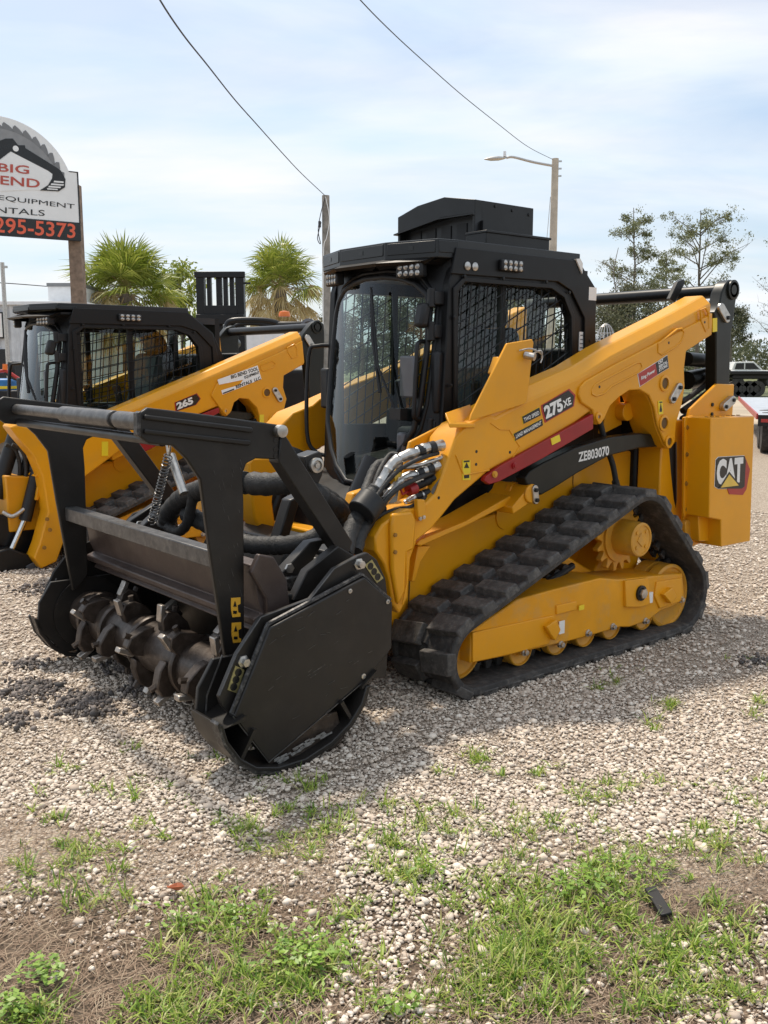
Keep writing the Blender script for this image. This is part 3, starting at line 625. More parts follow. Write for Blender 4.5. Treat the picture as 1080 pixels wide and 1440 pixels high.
big = thing('track_loader', 'nearest yellow compact track loader with black caged cab and black box on its roof', 'track loader', w2(0, 0), YAW, 'yellow compact track loaders')
arm1 = [(1000, 427), (958, 451), (860, 502), (816, 530), (743, 563), (697, 588), (687, 583), (657, 597), (640, 617), (614, 693), (600, 707), (588, 713), (570, 716), (538, 737), (528, 755), (528, 775), (540, 793), (547, 813), (553, 850), (562, 864), (574, 840), (578, 785), (587, 760), (607, 744), (622, 726), (640, 703), (688, 662), (755, 626), (808, 595), (831, 578), (834, 592), (841, 598), (847, 589), (855, 571), (867, 559), (882, 549), (897, 548), (910, 556), (917, 572), (922, 598), (933, 626), (940, 632), (946, 623), (948, 595), (956, 568), (960, 543), (959, 519), (962, 496), (998, 473)]
ov1 = dict(plate=[(831, 577), (815, 566), (811, 556), (813, 545), (821, 536), (860, 514), (930, 478), (975, 455), (999, 440), (998, 471), (962, 494), (959, 519), (960, 543), (956, 568), (948, 595), (946, 622), (940, 631), (933, 625), (922, 598), (917, 572), (910, 556), (897, 548), (882, 549), (867, 559), (855, 571), (847, 589), (841, 597), (834, 591)],
    ridges=[[(832, 548), (838, 540), (895, 510), (901, 510), (903, 517), (899, 523), (860, 543), (850, 553), (838, 557), (832, 554)],
            [(925, 484), (952, 463), (959, 462), (962, 468), (958, 480), (950, 488), (930, 499), (925, 495)],
            [(985, 436), (992, 433), (996, 440), (997, 462), (992, 466), (986, 452)]],
    holes=[(934, 539, .034), (933, 595, .034), (940, 621, .024), (841, 586, .012)],
    keepers=[(944, 561, 953, 545)],
    tower=[(1006, 428), (1009, 412), (1014, 400), (1020, 394), (1027, 394), (1031, 401), (1032, 412), (1029, 424), (1026, 447), (1023, 466), (1021, 500), (1019, 600), (1001, 600), (1001, 470), (999, 440)],
    pivot=(1024, 408), tkeep=[(1014, 433, 1022, 447)])
ao, to = loader(big, Q1, arm1, {0, 1, 2, 3, 4, 5}, ov1, True, lambda p: p)
ip = MB().prism([P(u, v, -.66) for u, v in [(571, 645), (577, 621), (629, 594), (668, 585), (668, 640), (640, 680), (575, 740), (540, 760), (533, 740), (560, 715)]], -.66, -.64).build('arm_inner_plate', 'yellow', ao, bevel=.006)
# front nose of the arm: boxed lower end
MB().prism([P(u, v, -.85) for u, v in [(548, 722), (575, 718), (581, 730), (578, 772), (568, 776), (566, 830), (556, 850), (547, 800), (546, 740)]], -.875, -.845).build('arm_nose', 'yellow', ao, bevel=.012)
MB().prism([P(u, v, -.86) for u, v in [(584, 702), (594, 702), (596, 722), (592, 733), (586, 731), (584, 715)]], -.878, -.85).build('bracket', 'yellow', ao, bevel=.004)
for u, v in ((589, 729), (594, 727), (554, 752), (554, 776)):
    q = P(u, v, -.87); b = MB(); yring(b, q[0], -.876, q[1], [(.010, 0), (.010, .008), (0, .009)], 6); b.build('bolt', 'steel' if u > 580 else 'brownint', ao)
def bead(pts, y, par, m='yellow', r0=.0045):
    rs = resample([(P(u, v, y)[0], y, P(u, v, y)[1]) for u, v in pts], .006); MB().tube(rs, [r0*(1+.25*(i % 2)) for i in range(len(rs))], 6).build('weld', m, par, smooth=60)
bead([(641, 640), (652, 668), (688, 661)], -.851, ao); bead([(690, 595), (703, 604), (716, 604), (731, 628), (716, 652)], -.851, ao, r0=.003)
bead([(571, 772), (572, 820), (566, 850)], -.87, ao); bead([(963, 600), (962, 660), (961, 722)], -.862, ao, r0=.003)
MB().tube([P3(578, 770, -.582), P3(574, 862, -.582)], .004, 6).build('panel_seam', 'bore', big); MB().tube(smoothpath([P3(806, 668, -.582), P3(808, 690, -.582), P3(830, 702, -.582), P3(880, 705, -.582)], 5), .004, 6).build('panel_seam', 'brownint', big)
# red arm-lock brace, guard plate with pin
rb = MB().prism([P(u, v, -.86) for u, v in [(681, 670), (679, 676), (686, 681), (700, 677), (760, 645), (832, 603), (832, 582), (755, 625), (700, 656)]], -.872, -.84).build('arm_lock_brace', 'red', ao, bevel=.004)
decal(rb, [(774, 617), (786, 611), (788, 620), (776, 626)], 'warn', -.872)
for u, v in ((695, 667), (723, 655)):
    q = P(u, v, -.872); b = MB(); yring(b, q[0], -.872, q[1], [(.017, 0), (.017, .008), (.010, .009), (.010, .014), (0, .014)], 14); b.build('pivot_pin', 'red' if u > 700 else 'ylw_metal', rb)
gp = MB().prism([P(u, v, -.86) for u, v in [(660, 592), (662, 583), (712, 483), (747, 477), (749, 482), (740, 563), (737, 568)]], -.868, -.852).build('guard_plate', 'yellow', ao, bevel=.004)
vs = [P3(626, 580, -.80), P3(661, 568, -.70), P3(668, 590, -.70), P3(668, 596, -.86), P3(632, 596, -.86)]
MB().add([*vs, *[(p[0], p[1], p[2]-.02) for p in vs]], [(0, 1, 2, 3, 4), (9, 8, 7, 6, 5)]+[(i, i+5, (i+1) % 5+5, (i+1) % 5) for i in range(5)]).build('guard_bracket', 'yellow', ao, bevel=.004)
q = P(702, 512, -.85); MB().obox((q[0]-.01, -.83, q[1]-.01), .03, .04, .09, Matrix.Rotation(R(25), 3, 'Y')).build('stop_block', 'yellow', gp, bevel=.004)
q = P3(738, 499, -.868); MB().cyl(q, (q[0]+.02, q[1]-.05, q[2]-.012), .019, n=14).tube(smoothpath([(q[0]-.05, -.875, q[2]+.02), (q[0], -.91, q[2]+.03), (q[0]+.06, -.93, q[2]), (q[0]+.05, -.93, q[2]-.04)], 4), .004, 6).tube(smoothpath([(q[0]+.01, -.90, q[2]), (q[0]+.05, -.93, q[2]+.02), (q[0]+.06, -.93, q[2]-.02)], 4), .005, 6).build('hitch_pin', 'steel', gp)
for u, v, y in ((670, 635, -.85), (669.5, 653, -.85), (843, 544, -.866), (940.5, 482, -.866), (991, 453, -.866), (717, 636, -.85), (617, 700, -.85)):
    q = P(u, v, y); b = MB(); yring(b, q[0], y, q[1], [(.008, .0), (.008, .001), (0, .0012)], 10); b.build('bolt_hole', 'dblack', ao, smooth=0)
# lettering on the arm
f = -.851
def dd(*a, **k): return decal(ao, *a, **k)
d0 = dd([(763, 570), (764, 578), (768, 592), (805, 571), (807, 557), (799, 549)], 'dblack', f, [('275', (767, 590), (792, 577), (763, 572), dict(bold=.05)), ('XE', (792, 574), (803, 568), (790, 564), dict(bold=.03))], edge=('redtrim', 1.1, 1.12))
dd([(734, 586), (758, 573), (760, 584), (736, 596)], 'dblack', f, [('TWO SPEED', (737, 593), (758, 582.5), (735.5, 588), dict(bold=.02, shear=.2))], edge=('warn', 1.04, 1.06))
dd([(722, 610), (762, 589), (763, 598), (724, 620)], 'dblack', f, [('LAND MANAGEMENT', (725, 616.5), (761, 596.5), (724, 611.5), dict(bold=.02, shear=.2))], edge=('warn', 1.03, 1.05))
f2 = -.867
dd([(897, 526), (921, 511), (924, 527), (900, 543)], 'redtrim', f2, [('Ring Power', (901, 536), (921, 524), (900, 530), dict(bold=.03, shear=.3))], edge=('white', 1.06, 1.08))
dd([(921.5, 510.7), (938, 500), (940, 517), (924.5, 526.5)], 'dblack', f2, [('CAT', (925, 513), (932, 508.5), (924.5, 508.5), dict(bold=.06)), ('RENTAL', (926, 518), (938, 510.5), (925.5, 514), dict(bold=.04)), ('STORE', (926, 523), (938, 515.5), (925.5, 519), dict(bold=.04))], edge=('white', 1.06, 1.08))
for pl, y, n in (([(650, 647), (661, 647), (661, 675), (650, 675)], -.851, 0), ([(925, 564), (931, 563), (932, 582), (926, 583)], f2, 1)):
    o = dd(pl, 'warn', y)
    mb = MB(); (u0, v0), (u1, v1) = pl[0], pl[2]
    a, b_, c = P(u0+2, v0+11, y), P(u1-2, v0+11, y), P((u0+u1)/2, v0+3, y)
    mb.prism([a, b_, c], y-.0045, y-.003); a, c = P(u0+2, v1-7, y), P(u1-2, v1-3, y); mb.box(a[0], c[0], y-.0045, y-.003, c[1], a[1]); a, c = P(u0+1.5, v0+.8, y), P(u1-1.5, v0+2.4, y); mb.box(a[0], c[0], y-.0045, y-.003, c[1], a[1])
    mb.build('symbol', 'dblack', o, smooth=0)
mb = MB(); lettering(mb, 'ZE803070', P3(813, 650, -.79), P3(856, 640, -.79), P3(813, 636, -.79), bold=.03, lift=(0, -.002, 0)); mb.build('serial_number', 'white', big, smooth=0)
decal(to, [(1002, 448), (1008, 447), (1008, 466), (1002, 467)], 'warn', -.831)
# rear counterweight box and its bracket
def rearbox(root):
    pl = MB().prism([(1.20, .45), (1.20, 1.0), (1.185, 1.26), (1.22, 1.34), (1.50, 1.49), (1.70, 1.485), (1.70, 1.28), (1.62, .5)], -.84, -.815)
    po = pl.build('rear_bracket', 'yellow', root, bevel=.006)
    bx = MB().prism([P(u, v, -1.02) for u, v in [(1000, 588), (1061, 585), (1055, 761), (1014, 769), (1014, 731), (997, 728)]], -1.02, -.83)
    bo = bx.build('counterweight_box', 'yellow', po, bevel=.006)
    MB().prism([(1.215, .70), (1.40, .70), (1.40, .50), (1.24, .52)], -.93, -.83).build('lower_box', 'yellow', po, bevel=.006)
    fl = MB().prism([P(u, v, -.86) for u, v in [(963, 587), (975, 584), (975, 722), (962, 726)]], -.86, -.84).build('flange', 'yellow', po, bevel=.004)
    for u, v in ((967, 601), (966, 639), (965, 680), (966, 716)):
        q = P(u, v, -.86); b = MB(); yring(b, q[0], -.86, q[1], [(.016, 0), (.016, .004), (.009, .005), (.009, .012), (0, .012)], 8); b.build('bolt', 'brownint', fl)
    b = MB(); a, c = (1.56, 1.345), (1.645, 1.385); d = math.atan2(c[1]-a[1], c[0]-a[0])
    b.prism([(c[0]+.028*math.cos(d+R(t)), c[1]+.028*math.sin(d+R(t))) for t in range(-90, 91, 20)]+[(a[0]+.028*math.cos(d+R(t)), a[1]+.028*math.sin(d+R(t))) for t in range(90, 271, 20)], -.875, -.84)
    b.build('pin_keeper', 'steel', po, bevel=.004)
    for q in (a, c, (1.45, 1.36), (1.45, 1.30)): b = MB(); yring(b, q[0], -.875 if q[0] > 1.5 else -.84, q[1], [(.012, 0), (.012, .008), (0, .009)], 8); b.build('bolt', 'black', po)
    for i in range(7): MB().ring((1.25+.06*i, -.93, 1.291), (1, 0, 0), (0, 1, 0), [(.012, 0), (.012, .004), (0, .004)], 10).build('drain_hole', 'brownint', bo)
    lt = MB().prism(arc(1.20, .62, .03, 0, 180, 6)+arc(1.22, .52, .03, 180, 360, 6), -.87, -.84).build('latch_plate', 'ylw_metal', po, bevel=.004)
    return po, bo
po, bo = rearbox(big); mirror(big, [po])
lo = decal(bo, [(1005, 684), (1006.5, 647), (1010, 643), (1046, 641), (1048, 648), (1046, 684), (1042, 687), (1010, 687)], 'dblack', -1.02, [], yy=.005, edge=('white', 1.03, 1.03))
rh = MB().prism([P(u, v, -1.02) for u, v in [(1043, 642), (1047, 642), (1054, 660), (1049, 688), (1044, 696), (1025, 695), (1022, 687), (1040, 686)]], -1.0235, -1.0).build('red_hexagon', 'redtrim', lo, smooth=0)
mb = MB(); lettering(mb, 'CAT', P3(1006, 683, -1.02), P3(1043, 678, -1.02), P3(1007, 646, -1.02), bold=.06, lift=(0, -.0065, 0)); mb.build('lettering', 'white', lo, smooth=0)
MB().prism([P(u, v, -1.02) for u, v in [(1009, 687), (1024, 663), (1040, 683)]], -1.028, -1.02).build('black_triangle', 'dblack', lo, smooth=0)
MB().prism([P(u, v, -1.02) for u, v in [(1012, 685.5), (1024, 667), (1037, 682.5)]], -1.0295, -1.02).build('gold_triangle', mat('gold_yellow', (.75, .50, .08), .4), lo, smooth=0)
# what shows behind the arm
MB().cyl((.78, -.70, 1.33), (.78, .70, 1.33), .055, n=24).prism([(.62, 1.2), (.66, 1.55), (.74, 1.60), (.80, 1.25)], -.64, -.60).prism([(.62, 1.2), (.66, 1.55), (.74, 1.60), (.80, 1.25)], .60, .64).build('cross_member', 'yellow', big, bevel=.004)
rh = MB()
for pth, r in (([(960, 578), (985, 560), (1005, 545)], .022), ([(960, 590), (985, 572), (1003, 556)], .026), ([(958, 566), (978, 552), (996, 535), (998, 500)], .018)):
    rh.tube(smoothpath([P3(u, v, -.70) for u, v in pth], 5), r, 10)
rh.build('rear_hose', 'hose', big, smooth=60)
MB().cyl(P3(966, 505, -.66), P3(1001, 508, -.66), .045, n=20).cyl(P3(966, 535, -.62), P3(1001, 528, -.62), .06, n=20).build('rear_cylinder', 'link', big)
MB().prism([(1.30, 2.02), (1.38, 2.13), (1.44, 2.15), (1.46, 2.13), (1.36, 2.0)], -.60, -.57).build('tube_bracket', 'black', big, bevel=.004)
MB().box(1.00, 1.26, -.79, -.62, .4, 1.27).build('rear_post', 'yellow', big, bevel=.01)
# hydraulic manifold and couplers at the front
mv = MB().add([P3(617, 622, -.70), P3(643, 615, -.84), P3(606, 703, -.84), P3(585, 712, -.70)], [(0, 1, 2, 3)]).add([P3(617, 622, -.66), P3(585, 712, -.66)], [])
mo = mv.build('hydraulic_manifold', mat('manifold_steel', (.36, .36, .33), .5, metal=.4, var=.2, scale=12), big)
def coupler(pts, r, bands=True, m='steel', parent=None, y0=-.80, y1=-.74):
    n = len(pts); r *= .84; path = [P3(u, v, y0+(y1-y0)*i/(n-1)) for i, (u, v) in enumerate(pts)]
    rs = resample(smoothpath(path, 5), .012); rad = [r*(1.0+(.14 if (i//2) % 3 == 0 else 0)-(.12 if i % 7 == 3 else 0)) for i in range(len(rs))]
    o = MB().tube(rs, rad, 14).build('coupler', m, parent or big, smooth=25)
    if bands:
        a, b = rs[2], rs[9 if len(rs) > 12 else 5]
        for t in (.15, .75):
            c = a+(b-a)*t; MB().cyl(c, c+(b-a).normalized()*.032, r*1.22, n=16).build('rubber_band', 'plastic', o)
    return o
coupler([(622, 626), (600, 630), (585, 636), (568, 642), (555, 650), (547, 660), (538, 676), (528, 690)], .030)
coupler([(624, 643), (605, 649), (590, 654), (572, 657), (556, 656)], .013, False)
coupler([(617, 655), (600, 661), (585, 667), (570, 671), (560, 680), (550, 692), (540, 705), (533, 716)], .026)
coupler([(612, 671), (600, 677), (588, 682), (580, 686)], .022, True, 'plastic')
coupler([(611, 690), (598, 695), (586, 698), (576, 704), (571, 708)], .021)
for hp_, hr in (([(616, 637, -.80), (590, 645, -.82), (560, 662, -.80), (535, 690, -.78), (520, 716, -.80)], .011), ([(610, 664, -.80), (580, 676, -.83), (556, 690, -.82), (536, 712, -.80), (520, 735, -.82)], .012), ([(604, 697, -.80), (578, 712, -.84), (560, 716, -.80), (540, 722, -.78), (512, 742, -.80)], .009), ([(560, 640, -.70), (548, 640, -.66), (534, 662, -.70), (524, 690, -.74), (512, 720, -.78)], .013)):
    MB().tube(smoothpath([P3(*q) for q in hp_], 6), hr, 8).build('small_hose', 'hose', big, smooth=60)
MB().cyl(P3(584, 686, -.80), P3(574, 690, -.80), .028, n=14).tube([P3(576, 690, -.80), P3(566, 695, -.82), P3(562, 684, -.82)], .006, 6).build('red_cap', 'red', big, smooth=40)
MB().cyl(P3(560, 668, -.74), P3(550, 673, -.74), .030, n=14).build('yellow_cap', mat('cap_yellow', (.8, .48, .03), .4), big)
MB().cyl((-1.14, -.56, .66), (-1.15, -.56, .68), .02).build('plug', 'steel', big)
mb = MB(); lettering(mb, 'CAT', PX(483, 717, -.80), PX(503, 726, -.80), PX(483, 705, -.80), bold=.05, lift=(-.012, 0, 0)); mb.build('front_lettering', 'white', big, smooth=0)
MB().prism([(-.55, .62), (-.79, .62), (-.79, .80), (-.55, .84)], -.40, .40).build('front_frame', 'cabblack', big, bevel=.01)
ca = MB().prism([P(u, v, .30) for u, v in [(344, 650), (350, 643), (384, 643), (386, 668), (380, 680), (378, 705), (382, 735), (376, 756), (364, 752), (352, 728), (348, 690)]], .26, .40)
ca.build('coupler_link', 'yellow', big, bevel=.012)
# quick coupler plate behind the mulcher
cp = MB().prism([(-1.36, .25), (-1.30, .70), (-1.20, .74), (-1.14, .30)], -.52, .52)
cp.build('quick_coupler', 'black', big, bevel=.01)
for s in (-1, 1): MB().prism([(-1.30, .30), (-1.28, .62), (-1.15, .98), (-1.02, 1.0), (-1.0, .80), (-1.12, .40)], s*.50, s*.44).build('coupler_arm', 'yellow', big, bevel=.01)
for y in (-.35, .35): MB().cyl((-1.25, y, .45), (-.98, y, .98), .045, n=18).cyl((-1.02, y, .90), (-.90, y, 1.12), .06, n=18).build('tilt_cylinder', 'black', big)
MB().tube([(.62, .47, 2.0), (.60, .47, 2.45)], .006, 6).build('antenna', 'plastic', big)

# ---------------------------------------------------------------- second loader, parked beyond the first
mid = thing('track_loader', 'yellow compact track loader without a roof box, parked behind the black mulcher', 'track loader', w2(*O2), YAW, 'yellow compact track loaders')
arm2 = [(424, 474), (300, 528), (164, 586), (60, 606), (26, 598), (14, 601), (24, 614), (48, 642), (60, 670), (68, 720), (56, 765), (48, 785), (58, 800), (80, 790), (98, 740), (104, 682), (182, 624), (307, 571), (309, 576), (313, 582), (318, 586), (324, 580), (328, 566), (336, 560), (348, 561), (360, 573), (365, 590), (372, 604), (384, 610), (393, 602), (397, 582), (402, 561), (397, 545), (398, 529), (428, 512)]
ov2 = dict(plate=[(309, 575), (296, 556), (304, 540), (360, 510), (396, 494), (424, 479), (427, 510), (398, 528), (397, 545), (402, 561), (397, 581), (393, 600), (384, 609), (372, 603), (365, 590), (360, 573), (348, 561), (336, 560), (328, 566), (324, 579), (318, 585), (313, 581)],
    ridges=[[(366, 514), (382, 508), (387, 511), (385, 516), (370, 522), (366, 519)], [(404, 489), (414, 484), (417, 489), (418, 501), (410, 504), (404, 494)]],
    holes=[(375, 552, .034), (384, 590, .034), (317, 578, .012)], keepers=[(386, 549, 393, 561)],
    tower=[(420, 480), (424, 470), (430, 462), (436, 454), (446, 450), (453, 456), (454, 470), (452, 600), (437, 600), (428, 513)],
    pivot=(443, 460), tkeep=[(432, 475, 438, 485)])
ao2, to2 = loader(mid, Q2, arm2, {0, 1, 2, 3, 4}, ov2, False, lambda p: ((p[0]+.47)*1.22-.45, p[1], .90+(p[2]-.95)*.935), .30)
def decal2(plate, m, y, texts=(), tm='dblack', tagm=None, edge=None):
    o = MB().prism([Q2(u, v, y) for u, v in plate], y-.003, y+.004).build('decal', m, ao2, smooth=0)
    if edge:
        pts = [Q2(u, v, y) for u, v in plate]; c = (sum(p[0] for p in pts)/len(pts), sum(p[1] for p in pts)/len(pts))
        MB().prism([(c[0]+(p[0]-c[0])*1.08, c[1]+(p[1]-c[1])*1.1) for p in pts], y-.0015, y+.004).build('border', edge, o, smooth=0)
    for s_, bl, br, tl, bo_ in texts:
        q = [(*[Q2(*p, y)[0]], y, Q2(*p, y)[1]) for p in (bl, br, tl)]; mb = MB(); lettering(mb, s_, *q, bold=bo_, lift=(0, -.0045, 0)); mb.build('lettering', tm, o, smooth=0)
decal2([(247, 566), (248, 578), (275, 569), (281, 561), (276, 554)], 'dblack', -.851, [('265', (249, 576.5), (272, 567.5), (247, 566.5), .05)], 'white', edge='redtrim')
decal2([(306, 534), (362, 514), (367.5, 533), (313, 555), (311, 549), (337, 541), (342, 534), (308, 541)], 'signwhite', -.867, [('BIG BEND TOOL', (325, 533), (363, 520.5), (324, 528), .03), ('EQUIPMENT', (344, 533.5), (365, 526), (343, 529), .03), ('RENTALS  LLC', (332, 546.5), (366.5, 533.5), (331, 542), .03)])
MB().prism([Q2(u, v, -.872) for u, v in [(313.5, 552.5), (329, 546.5), (329.3, 548), (314, 554)]], -.874, -.86).build('border', 'dblack', ao2, smooth=0)
decal2([(143, 621), (152, 621), (152, 641), (143, 641)], 'warn', -.851); decal2([(365, 583), (371, 583), (371, 598), (365, 598)], 'warn', -.867)
MB().prism([Q2(u, v, -.86) for u, v in [(185, 629), (188, 621), (307, 573), (308, 580), (200, 637)]], -.872, -.84).build('arm_lock_brace', 'red', ao2, bevel=.004)
def P3b(u, v, y): p = Q2(u, v, y); return (p[0], y, p[1])
MB().cyl(P3b(58, 640, -.62), P3b(35, 732, -.62), .050, n=20).cyl(P3b(58, 640, -.62), P3b(52, 663, -.62), .062, n=20).build('tilt_cylinder', 'plastic', mid)
MB().cyl(P3b(35, 730, -.62), P3b(14, 778, -.62), .024, n=14).build('cylinder_rod', 'chrome', mid)
MB().cyl(P3b(22, 610, -.45), P3b(-6, 700, -.45), .06, n=20).build('tilt_cylinder', 'plastic', mid)
cpl = MB().prism([Q2(u, v, -.70) for u, v in [(-25, 782), (12, 770), (45, 782), (62, 790), (62, 803), (40, 815), (0, 812), (-25, 806)]], -.72, -.60).prism([Q2(u, v, -.70) for u, v in [(-15, 720), (22, 730), (60, 700), (72, 740), (60, 790), (0, 790)]], -.56, .56)
cpl.build('quick_coupler', 'black', mid, bevel=.012)
MB().prism([Q2(u, v, -.72) for u, v in [(36, 796), (58, 784), (62, 788), (60, 797), (40, 806)]], -.74, -.72).build('latch_lever', 'greyh', mid, bevel=.004)
hh = MB()
for du, y in ((0, -.5), (9, -.56), (16, -.5)): hh.tube(smoothpath([P3b(8+du, 625, y), P3b(22+du, 634, y), P3b(28+du, 660, y), P3b(22+du, 700, y)], 5), .016, 8)
hh.build('front_hose', 'hose', mid, smooth=60)
MB().tube(smoothpath([P3b(4, 720, -.60), P3b(18, 726, -.64), P3b(34, 716, -.64)], 5), .018, 8).build('front_hose', 'steel', mid, smooth=60)
for u, v in ((66, 730), (70, 745), (62, 770)):
    q = P3b(u, v, -.87); b = MB(); yring(b, *q, [(.016, 0), (.016, .012), (.008, .013), (0, .013)], 8); b.build('bolt', 'brownint', mid)

# ---------------------------------------------------------------- forestry mulcher on the first loader
mul = thing('forestry_mulcher', 'black forestry mulcher with toothed drum and push frame, mounted before the nearest loader', 'mulcher', w2(0, 0), YAW)
YM = -.13
def both(fn):
    for far in (0, 1):
        def bb(mb, name, m, parent=mul, **k):
            if far:
                mb.xf(lambda p: (p[0], YM-p[1], p[2]))
                if parent is not mul or name in ('skid_shoe', 'side_plate'): mb.xf(lambda p: (p[0], p[1] if p[1] < .82 else .82+(p[1]-.82)*.35, p[2]))
            return mb.build(name, m, parent, **k)
        fn(bb, far)
def PP(pl, y): return [P(u, v, y) for u, v in pl]
def sides(bb, far):
    main = bb(MB().prism(PP([(517, 777), (503, 782), (470, 800), (437, 842), (367, 868), (333, 920), (308, 980), (312, 993), (328, 1010), (378, 1074), (517, 955), (543, 953), (547, 900), (545, 837), (542, 813), (530, 787)], -1.07), -1.07, -1.045), 'side_plate', 'mulch', bevel=.004)
    bb(MB().prism(PP([(380, 883), (513, 812), (552, 847), (551, 912), (517, 953), (378, 1072), (330, 1008)], -1.12), -1.12, -1.07), 'outer_cover', 'mulch', main, bevel=.005)
    bb(MB().prism(PP([(372, 1066), (386, 1086), (402, 1088), (425, 1081), (450, 1069), (472, 1052), (484, 1038), (474, 1000), (440, 1010)], -1.10), -1.10, -1.06), 'lower_plate', 'worn', main, bevel=.003)
    e = PP([(330, 1006), (381, 881), (513, 810), (553, 846)], -1.12)
    bb(MB().tube([(p[0], -1.098, p[1]+.004) for p in e], .010, 6), 'weld_edge', 'scr', main)
    for u, v, r in ((492, 831), (545, 846), (511, 951)) and ((492, 831, .010), (545, 846, .010), (511, 951, .012)):
        q = P(u, v, -1.12); b = MB(); yring(b, q[0], -1.12, q[1], [(r, 0), (r, .004), (r*.5, .005), (r*.5, .001), (0, .001)], 12); bb(b, 'bolt', 'steel', main)
    for u, v in ((342, 930), (504, 793)):
        q = P(u, v, -1.07); b = MB(); yring(b, q[0], -1.07, q[1], [(.026, 0), (.026, .006), (.017, .008), (.017, .03), (0, .031)], 6); bb(b, 'bolt', 'steel', main)
    for ed, yy in (([(309, 978), (333, 920), (367, 868), (437, 842), (470, 800), (502, 783)], -1.07), ([(328, 1008), (378, 1072), (517, 954)], -1.12)):
        bb(MB().tube([(P(u, v, yy)[0], yy, P(u, v, yy)[1]) for u, v in ed], .0028, 5), 'worn_edge', 'bar', main)
    if not far:
        sk = MB(); rs_ = random.Random(21)
        for i in range(46):
            u, v = rs_.uniform(345, 540), rs_.uniform(840, 1030)
            if (u-450)**2/85**2+(v-935)**2/105**2 > 1 or (u < 400 and v > 985): continue
            L_ = rs_.uniform(2, 11); t = rs_.gauss(-.6, .35); sk.prism(PP([(u, v), (u+L_, v+L_*t), (u+L_+.2, v+L_*t+.35), (u+.2, v+.45)], -1.12), -1.1204-.00004*i, -1.119)
        bb(sk, 'scratch_marks', 'bar', main, smooth=0)  # thin slivers: scratches in the worn paint of the cover
        for pl in ([(331, 936), (344, 942), (333, 975), (320, 970)], [(513, 795), (523, 787), (539, 813), (530, 820)]):
            o = bb(MB().prism(PP(pl, -1.073), -1.074, -1.065), 'decal', 'olive', main, smooth=0)
            c = P(sum(p[0] for p in pl)/4, sum(p[1] for p in pl)/4, -1.075); a = P(*pl[0], -1.075); d_ = P(*pl[3], -1.075); b2 = P(*pl[1], -1.075)
            dx_, dz_ = ((d_[0]-a[0]), (d_[1]-a[1])) if abs(d_[1]-a[1])+abs(d_[0]-a[0]) > abs(b2[0]-a[0])+abs(b2[1]-a[1]) else ((b2[0]-a[0]), (b2[1]-a[1]))
            mb = MB()
            for t in (-.3, 0, .3):
                yring(mb, c[0]+dx_*t, -1.0745, c[1]+dz_*t, [(.016, 0), (.016, .001), (.010, .0012), (.010, -.0005)], 10)
            bb(mb, 'symbol', 'dblack', o, smooth=0)
        sk = MB(); rs_ = random.Random(8)
        for i in range(40):
            u, v = 384+rs_.random()*72, 0; v = 1072-(u-384)*.56+rs_.uniform(-5, 5); L_ = rs_.uniform(4, 13); sk.prism(PP([(u, v), (u+L_, v-L_*.55), (u+L_+1, v-L_*.45+.8), (u+1, v+1.2+rs_.random())], -1.12), -1.1212-.0001*i/26, -1.119)
        bb(sk, 'scratch_marks', 'scuff', main, smooth=0)
        sk = MB()
        for u, v, L_ in ((431, 951, 26), (436, 953, 14), (457, 940, 10), (408, 930, 5), (412, 900, 4), (470, 905, 6), (495, 935, 9)): sk.prism(PP([(u, v), (u+L_, v-L_*.66), (u+L_+.4, v-L_*.6), (u+.4, v+.5)], -1.12), -1.1206, -1.119)
        bb(sk, 'scratch_marks', 'scr', main, smooth=0)
    bb(MB().prism([(-2.20, .455), (-2.27, .35), (-2.285, .22), (-2.15, .05), (-1.6, .08), (-1.42, .3), (-1.42, .45)], -.95, -.93), 'inner_plate', 'mulch', bevel=.004)
    o = [(-2.30, .27), (-2.275, .18), (-2.215, .09), (-2.14, .03), (-2.03, .0), (-1.90, .0), (-1.76, .04), (-1.66, .10), (-1.59, .18), (-1.56, .26)]
    i = [(-1.585, .26), (-1.612, .19), (-1.675, .12), (-1.77, .062), (-1.90, .024), (-2.03, .024), (-2.13, .052), (-2.20, .105), (-2.255, .19), (-2.275, .26)]
    so = bb(MB().prism(o+i, -1.15, -.93), 'skid_shoe', 'mulch', bevel=.004)
    for q in ([(-2.27, .24), (-2.255, .24), (-2.17, .27), (-2.165, .25)], [(-2.20, .10), (-2.185, .095), (-2.12, .20), (-2.135, .205)], [(-1.655, .11), (-1.645, .12), (-1.70, .22), (-1.715, .21)], [(-1.60, .26), (-1.60, .245), (-1.52, .30), (-1.52, .315)]):
        bb(MB().prism(q, -1.14, -.95), 'web', 'mulch', so)
    bb(MB().prism([(p[0]-.003, p[1]-.003) for p in o[:5]]+[(p[0]+.006, p[1]+.006) for p in o[:5][::-1]], -1.155, -1.10), 'worn_edge', 'scr', so)
    # push frame upright, slotted plates, orange labels
    up = bb(MB().prism(PP([(208, 573), (195, 582), (195, 613), (210, 624), (244, 627), (262, 645), (282, 675), (294, 767), (318, 933), (329, 924), (344, 902), (343, 702), (341, 668), (347, 652), (360, 645), (387, 646), (398, 640), (399, 604), (390, 597), (298, 584)], -.89), -.89, -.865), 'push_frame', 'mulch', bevel=.006)
    for q in ([(204, 583), (355, 601), (357, 604), (355, 609), (204, 590)], [(204, 603), (352, 619), (354, 622), (352, 627), (204, 610)]):
        bb(MB().prism(PP(q, -.905), -.905, -.88), 'slot_bar', 'mulch', up, bevel=.008)
    bb(MB().prism(PP([(193, 581), (198, 578), (198, 616), (193, 612)], -.895), -.897, -.86), 'worn_edge', 'scr', up, bevel=.003)
